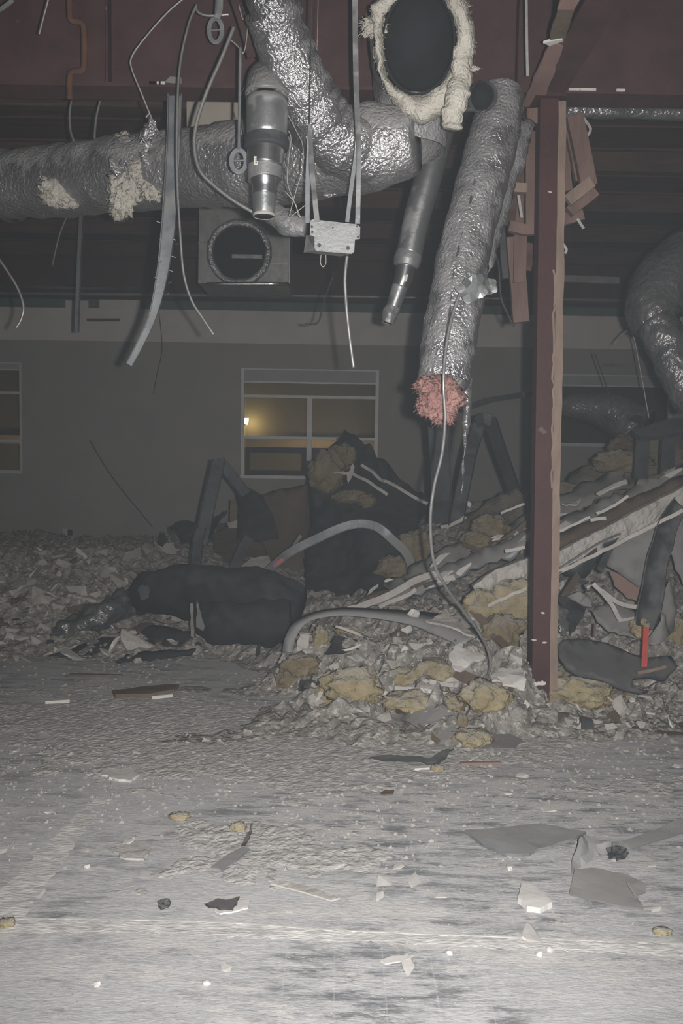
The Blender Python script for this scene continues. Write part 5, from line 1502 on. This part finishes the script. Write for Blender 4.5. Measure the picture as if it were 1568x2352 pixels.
O('black_scrap', S3(((1280, 1372, 5.6), (1305, 1365, 5.6), (1348, 1395, 5.6), (1340, 1415, 5.5), (1310, 1460, 5.4), (1300, 1420, 5.5)), th=.01, rag=.008, bump=.03, seed=28, cell=.05), 'membrane', 'torn black scrap beside the dark crinkled foil', 'scrap')
O('olive_lid', S3(((1304, 1368, 5.5), (1330, 1358, 5.5), (1355, 1378, 5.5), (1358, 1395, 5.45), (1340, 1392, 5.45)), th=.012, rag=.003, bump=.02, seed=29, cell=.05), 'greysheet', 'small grey lid shaped scrap on the torn black scrap', 'scrap')
O('leaning_lath', bar(P(1294, 1372, 5.6), P(1330, 1315, 5.8), .05, .02, (0, -1, 0)), 'brown', 'brown lath leaning in the heap right past the column', 'lath')
O('leaning_lath', bar(P(1376, 1312, 5.8), P(1402, 1255, 5.9), .05, .01, (0, -1, 0)), 'steel_dark', 'dark strip leaning beside the large grey sheet', 'lath')
for q, lb in (([(1285, 1305), (1340, 1270), (1380, 1245), (1425, 1226)], 'long bright metal lath edge beneath the slab past the column'), ([(1275, 1325), (1290, 1312)], 'short bright metal lath end close to the column')):
    O('bright_lath', sweep(rect(.012, .008), [P(x, y, 5.55) for x, y in q], (0, -1, 0), 4), 'bright', lb, 'lath')
O('soffit_sheet', S3(((1285, 1310, 5.75), (1420, 1235, 5.8), (1400, 1262, 5.85), (1340, 1325, 5.8), (1300, 1322, 5.8)), th=.008, bump=.03, seed=31, cell=.06), 'steel_dark', 'dark crumpled sheet under the bright lath past the column', 'sheet', True)
# black moulding like a bumper
O('black_moulding', S3(((1282, 1482, 5.15), (1296, 1466, 5.2), (1340, 1464, 5.25), (1395, 1475, 5.25), (1440, 1495, 5.2), (1480, 1510, 5.15), (1540, 1505, 5.2), (1556, 1530, 5.15), (1528, 1560, 5.05), (1480, 1552, 5.0), (1453, 1556, 4.98), (1455, 1575, 4.92), (1490, 1585, 4.88), (1470, 1590, 4.88), (1425, 1578, 4.9), (1380, 1558, 4.92), (1330, 1550, 4.92), (1300, 1530, 4.95), (1284, 1505, 5.05)), rigid=True, th=.02, rag=.0, bump=.02, bf=2, seed=33, cell=.05), 'rubber', 'curved black moulding like a bumper lying before the red stake', 'moulding', True)
O('red_stake', sweep(rect(.034, .012), [Pf(1483, 1440, 5.02), P(1481, 1490, 4.98), P(1478, 1532, 4.95)], (0, -1, 0), 3), 'red', 'flat bright red stake standing upright in the heap', 'stake')
O('short_stick', sweep(rect(.02, .014), [Pf(1463, 1545, 4.9), P(1500, 1538, 4.92), P(1528, 1530, 4.95)], (0, -1, 0), 3), 'wood_pale', 'short pale stick lying across the foot of the red stake', 'stick')
O('short_stick', sweep(rect(.014, .012), [P(1366, 1432, 5.3), P(1364, 1462, 5.25)], (0, -1, 0), 2), 'wood', 'small orange brown stick upright behind the black moulding', 'stick')
for i, (x, y, lb) in enumerate(((1480, 1620, 'ribbed pale block on the heap edge below the black moulding'), (1425, 1640, 'grey rounded block on the heap edge near the frame'))):
    p = on(x, y)
    O('broken_block', hull([p + Vector((random.Random(i * 7 + k).uniform(-.07, .07), random.Random(i * 9 + k).uniform(-.05, .05), random.Random(i * 5 + k).uniform(-.02, .12))) for k in range(14)]), 'plaster', lb, 'block')
O('dark_slab', S3([(x, y, on(x, y).y - .02) for x, y in ((1500, 1680), (1568, 1655), (1640, 1650), (1640, 1690), (1540, 1690))], th=.01, rag=.01, bump=.01, seed=35, cell=.06), 'stain', 'dark flat slab on the floor at the edge past the column', 'slab')

# ---- front heap
arch = [(660, 1498, 5.5), (668, 1462, 5.55), (690, 1430, 5.6), (730, 1412, 5.6), (790, 1405, 5.6), (870, 1410, 5.55), (950, 1420, 5.5), (1010, 1435, 5.45), (1080, 1470, 5.35)]
V, F = sweep(rect(1, .05), [Pf(*q) for q in arch], (0, -.4, 1), 8, [.07, .075, .085, .09, .10, .12, .17, .25, .2])
O('arched_strip', (V, F), 'track', 'wide grey metal strip arched over the rubble before the slab', 'metal strip', True)
for q, lb, mt in (
    (((1030, 1505, 5.2), (1050, 1480, 5.3), (1068, 1472, 5.35), (1095, 1490, 5.3), (1115, 1510, 5.2), (1085, 1520, 5.15), (1060, 1540, 5.1), (1042, 1535, 5.1)), 'white broken gypsum slab beside the long cable', 'plaster_w'),
    (((1125, 1555, 5.05), (1145, 1536, 5.15), (1195, 1535, 5.15), (1208, 1560, 5.0), (1204, 1583, 4.95), (1160, 1572, 5.0), (1130, 1562, 5.0)), 'white broken gypsum slab right before the column', 'plaster_w'),
    (((1063, 1680, 4.75), (1075, 1663, 4.85), (1105, 1675, 4.78), (1090, 1680, 4.74)), 'small white wedge of gypsum by the loose yellow clump', 'plaster_w'),
    (((978, 1425, 5.6), (1028, 1408, 5.7), (1080, 1450, 5.5), (1090, 1462, 5.4), (1040, 1440, 5.5)), 'pale board scrap lying on the arched strip end', 'plaster'),
    (((935, 1410, 5.5), (945, 1398, 5.5), (962, 1402, 5.5), (960, 1416, 5.45)), 'small white chip on the arched strip', 'plaster_w'),
    (((920, 1445, 5.4), (945, 1433, 5.45), (946, 1445, 5.4), (935, 1453, 5.38)), 'small white chip below the arched strip', 'plaster_w'),
    (((755, 1532, 5.3), (775, 1520, 5.35), (778, 1535, 5.3), (760, 1538, 5.28)), 'small square white chip at the top of the square clump', 'plaster_w'),
    (((722, 1612, 5.1), (740, 1570, 5.2), (752, 1562, 5.25), (735, 1605, 5.1)), 'upright pale shard at the end of the square clump', 'plaster_w'),
    (((1015, 1565, 5.15), (1035, 1550, 5.2), (1053, 1565, 5.15), (1040, 1572, 5.1)), 'white chip between yellow clumps by the white lath', 'plaster_w'),
    (((672, 1500, 5.5), (690, 1458, 5.55), (712, 1460, 5.55), (705, 1490, 5.5), (690, 1498, 5.45)), 'pale ragged slab under the curve of the arched strip', 'plaster'),
    (((745, 1500, 5.5), (770, 1460, 5.6), (820, 1468, 5.6), (825, 1490, 5.5), (780, 1500, 5.45)), 'dark sheet scrap under the arched strip', 'membrane')):
    O('gypsum_slab' if mt != 'membrane' else 'sheet_scrap', S3(q, rigid=True, th=.014, rag=.008, bump=.006, seed=len(lb), cell=.04), mt, lb, 'gypsum' if mt != 'membrane' else 'scrap')
for q, w_, Y, mt, lb in (
    ([(1085, 1400), (1140, 1465), (1205, 1530)], .05, (5.5, 5.3, 5.1), 'brown', 'brown timber leaning down to the column foot'),
    ([(912, 1632), (960, 1668), (1008, 1705)], .03, (5.05, 4.85, 4.7), 'brown', 'thin brown stick lying on the floor before the heap'),
    ([(908, 1580), (980, 1588), (1045, 1598)], .022, (5.1, 5.08, 5.05), 'plaster_w', 'white lath lying along the yellow clumps'),
    ([(988, 1568), (1050, 1575)], .024, (5.15, 5.1), 'plaster_w', 'shorter white lath above the long white lath'),
    ([(1020, 1530), (1080, 1560), (1140, 1580)], .07, (5.2, 5.1, 5.05), 'brown', 'brown board beneath the white broken gypsum'),
    ([(765, 1498), (800, 1492), (828, 1482)], .014, (5.4, 5.4, 5.4), 'plaster_w', 'thin white lath under the arched strip'),
    ([(770, 1440), (800, 1448), (830, 1462), (820, 1480)], .018, (5.5, 5.5, 5.5, 5.5), 'plaster', 'pale curled strip under the arched strip')):
    O('lath', sweep(rect(w_, .012), [Pf(x, y, yy) for (x, y), yy in zip(q, Y)], (0, -1, .4), 4, wr=.006, wf=8), mt, lb, 'lath')
O('flat_sheet', S3([(x, y, Gz(x, y, .012).y) for x, y in ((890, 1640), (1000, 1625), (1050, 1640), (1045, 1690), (1010, 1700), (960, 1670))], th=.006, rag=.006, seed=3, cell=.06), 'greysheet', 'flat grey sheet on the floor beside the thin brown stick', 'sheet')
O('cup_bracket', S3(((685, 1585, 5.15), (690, 1560, 5.2), (720, 1562, 5.2), (738, 1572, 5.15), (735, 1582, 5.1), (705, 1580, 5.1)), th=.02, bump=.02, seed=4, cell=.03), 'steel_dark', 'small dark folded bracket at the end of the heap', 'bracket')

# ---- pieces lying on the open floor
def flat(name, q, z, th, mt, lb, cat, rag=.004, bump=.003, seed=0, cell=.04):
    return O(name, sheet([Gz(x, y, z) for x, y in q], th, rag, bump, 6, seed, cell), mt, lb, cat)
flat('steel_plate', ((1068, 1914), (1120, 1912), (1200, 1900), (1240, 1898), (1345, 1918), (1320, 1930), (1250, 1952), (1215, 1966), (1160, 1964), (1110, 1945)), .014, .012, 'track', 'flat dark grey steel plate lying on the open floor', 'plate', .004, .006, 1, .05)
pl = thing('folded_plate', 'folded grey steel plate with one flange standing up on the floor', 'plate', Gz(1390, 2050))
fA, fB, fC = Gz(1306, 2052), Gz(1316, 1992), Gz(1395, 2040)
obj('flange', sheet([Gz(1306, 2052), Gz(1312, 2010), P(1330, 1925, Gz(1318, 1985).y + .05), P(1345, 1917, Gz(1318, 1985).y + .1), P(1390, 1936, Gz(1330, 1980).y + .1), P(1386, 1955, Gz(1330, 1980).y + .05), P(1352, 1978, Gz(1330, 1985).y), P(1328, 1995, Gz(1320, 1995).y)], .005, .002, .004, 6, 2, .03), M['track'], pl)
obj('flat_leaf', sheet([Gz(1306, 2054, .01), Gz(1320, 1996, .03), Gz(1360, 1992, .03), Gz(1440, 2008, .02), Gz(1485, 2030, .02), Gz(1482, 2048, .012), Gz(1462, 2055, .01), Gz(1478, 2088, .008), Gz(1400, 2075, .01)], .006, .002, .003, 6, 3, .04), M['greysheet'], pl)
obj('fold_ridge', bar(Gz(1440, 2028, .03), Gz(1458, 2058, .02), .006, .004), M['galv_dull'], pl)
tw_ = thing('twisted_strip', 'twisted grey metal strip lying on the floor past the folded plate', 'metal strip', Gz(1480, 1950))
obj('strip_band', sweep(rect(.06, .004), [Gz(1372, 1952, .03), Gz(1405, 1948, .03), Gz(1440, 1942, .02), Gz(1480, 1928, .015), Gz(1530, 1912, .02), Gz(1568, 1895, .03), Gz(1620, 1880, .03)], (0, 0, 1), 8, [.7, .8, .7, 1, 1.3, 1.2, 1.1], [.6, 1.2, .4, .1, 0, .2, .2]), M['track'], tw_)
obj('crumpled_end', fluff(Gz(1418, 1960, .02), (.035, .03, .025), 9, .6, 2.5, 3), M['steel_dark'], tw_)
tl = flat('tile_chip', ((1188, 2062), (1196, 2030), (1215, 2028), (1236, 2040), (1268, 2072), (1240, 2084), (1210, 2080)), .022, .022, 'plaster_w', 'white broken wedge of board standing out on the open floor', 'gypsum', .004, .006, 4, .03)
flat('dark_shard', ((472, 2080), (500, 2068), (520, 2072), (550, 2063), (545, 2078), (535, 2092), (505, 2092)), .012, .008, 'steel_dark', 'dark flat shard on the open floor above the pale line', 'shard', .006, .004, 5, .03)
flat('plaster_flake', ((490, 2092), (540, 2080), (575, 2068), (570, 2088), (530, 2098), (505, 2102)), .006, .006, 'plaster_w', 'white plaster flake under the dark flat shard', 'gypsum', .004, .002, 6, .03)
O('dark_pebble', fluff(Gz(377, 2076, .012), (.022, .018, .015), 3, .5, 1.6, 3), 'steel_dark', 'single dark crumpled nugget on the open floor', 'nugget')
flat('bent_floor_strip', ((484, 1990), (520, 1964), (556, 1945), (575, 1950), (545, 1975), (512, 1997)), .01, .005, 'track', 'short grey metal strip lying on the floor', 'metal strip', .002, .003, 7, .03)
O('bent_floor_strip', sheet([Gz(554, 1940, .01), Gz(568, 1915, .03), P(580, 1888, Gz(568, 1915).y), Gz(577, 1912, .03), Gz(562, 1942, .02)], .005, .002, .002, 6, 8, .03), 'steel_dark', 'dark upturned metal strip end beside the yellow wool scrap', 'metal strip')
flat('dusty_panel_scrap', ((622, 2033), (650, 2026), (720, 2042), (780, 2066), (760, 2072), (700, 2052)), .008, .006, 'plaster', 'thin dusty panel scrap lying flat on the floor', 'scrap', .002, .002, 9, .04)
flat('white_flake', ((228, 1775), (240, 1764), (290, 1762), (320, 1778), (300, 1792), (262, 1786)), .014, .012, 'plaster_w', 'wide white plaster piece on the floor before the black sheets', 'gypsum', .008, .006, 10, .04)
flat('white_flake', ((262, 1955), (268, 1940), (320, 1938), (350, 1945), (330, 1972), (285, 1970)), .012, .008, 'plaster', 'pale board piece sunk in the dust of the floor', 'gypsum', .008, .004, 11, .04)
flat('white_flake', ((872, 2208), (900, 2198), (950, 2196), (940, 2204), (885, 2216)), .006, .004, 'plaster_w', 'long thin white flake on the near floor below the pale line', 'gypsum', .004, .002, 12, .03)
for i, (x, y, lb) in enumerate(((1032, 2188, 'small white pebble of plaster on the near floor beside the long flake'), (1238, 2192, 'small white plaster lump on the near floor, one of two close together'), (1262, 2180, 'small round plaster lump on the near floor, further of the close two'), (1170, 1995, 'little white plaster lump between steel plate and white wedge'), (200, 1990, 'pale plaster crumb beside the slanting pale floor band'), (475, 2258, 'white plaster crumb on the near floor among dark scuffs'), (222, 2260, 'white plaster crumb on the near floor at the dim side'))):
    O('plaster_lump', fluff(Gz(x, y, .006), (.012, .01, .008), i, .4, 1.5, 2), 'plaster_w', lb, 'plaster')
flat('red_chip', ((872, 1824), (885, 1816), (905, 1818), (900, 1826), (882, 1828)), .008, .006, 'stain', 'reddish brown chip alone on the open floor', 'chip', .002, .001, 13, .02)
flat('dark_board', ((258, 1592), (330, 1582), (385, 1577), (412, 1580), (400, 1590), (345, 1600), (265, 1601)), .03, .02, 'brown', 'dark brown board lying on the floor before the black sheets', 'board', .004, .006, 14, .05)
O('white_lath', bar(Gz(348, 1602, .02), Gz(396, 1597, .02), .02, .02), 'plaster_w', 'short white lath along the dark brown floor board', 'lath')
O('white_lath', bar(Gz(104, 1612, .01), Gz(160, 1608, .01), .05, .02), 'plaster_w', 'white lath on the floor beyond the dark brown board', 'lath')
O('white_lath', bar(Gz(865, 1690, .012), Gz(922, 1688, .012), .03, .02), 'plaster_w', 'white lath on the floor by the thin brown stick', 'lath')
O('white_lath', bar(Gz(1058, 1753, .01), Gz(1150, 1752, .01), .02, .012), 'gyp_face', 'pale pinkish lath on the floor beyond the black bent strip', 'lath')
O('white_lath', bar(Gz(950, 1765, .008), Gz(985, 1763, .008), .03, .012), 'plaster_w', 'short white lath by the tiny yellow wool scrap', 'lath')
O('thin_dark_lath', bar(Gz(160, 1550, .02), Gz(280, 1552, .02), .03, .015), 'stain', 'thin dark lath on the floor before the torn black sheet', 'lath')
O('black_bent_strip', sheet([Gz(846, 1742, .015), Gz(880, 1735, .02), Gz(960, 1736, .02), Gz(985, 1742, .02), P(1020, 1722, Gz(1000, 1740).y), P(1042, 1720, Gz(1000, 1740).y + .05), Gz(1012, 1748, .04), Gz(1000, 1758, .01), Gz(960, 1748, .015), Gz(890, 1748, .012)], .006, .004, .008, 6, 15, .03), 'steel_dark', 'black bent metal strip with a raised end on the floor', 'metal strip')
flat('pale_sheet', ((1020, 1650), (1080, 1632), (1200, 1700), (1180, 1720), (1090, 1720)), .01, .006, 'greysheet', 'grey dusty sheet half buried behind the loose yellow clump', 'sheet', .006, .006, 16, .06)
O('small_black_box', hull([on(1345, 1672) + Vector((a_, b_, c_)) for a_ in (-.03, .035) for b_ in (-.03, .03) for c_ in (0, .05 if a_ > 0 else .065)]), 'steel_dark', 'small black box fragment on the floor past the column', 'fragment')
# ------------------------------------------------------------------ the dust hanging in the air
def haze():
    m = bpy.data.materials.new('airborne_dust')
    m.use_nodes = True
    nt = m.node_tree
    nt.nodes.remove(nt.nodes['Principled BSDF'])
    v = nt.nodes.new('ShaderNodeVolumeScatter')
    v.inputs['Color'].default_value = (.80, .91, 1.0, 1)
    v.inputs['Density'].default_value = 0.038
    v.inputs['Anisotropy'].default_value = 0.6
    nt.links.new(v.outputs[0], nt.nodes['Material Output'].inputs['Volume'])
    return obj('dust_haze', box(-6.9, 6.9, 0.7, YW - .02, .005, ZD - .01), m, kind='stuff', label='thin grey dust haze filling the whole room', cat='haze')
haze()
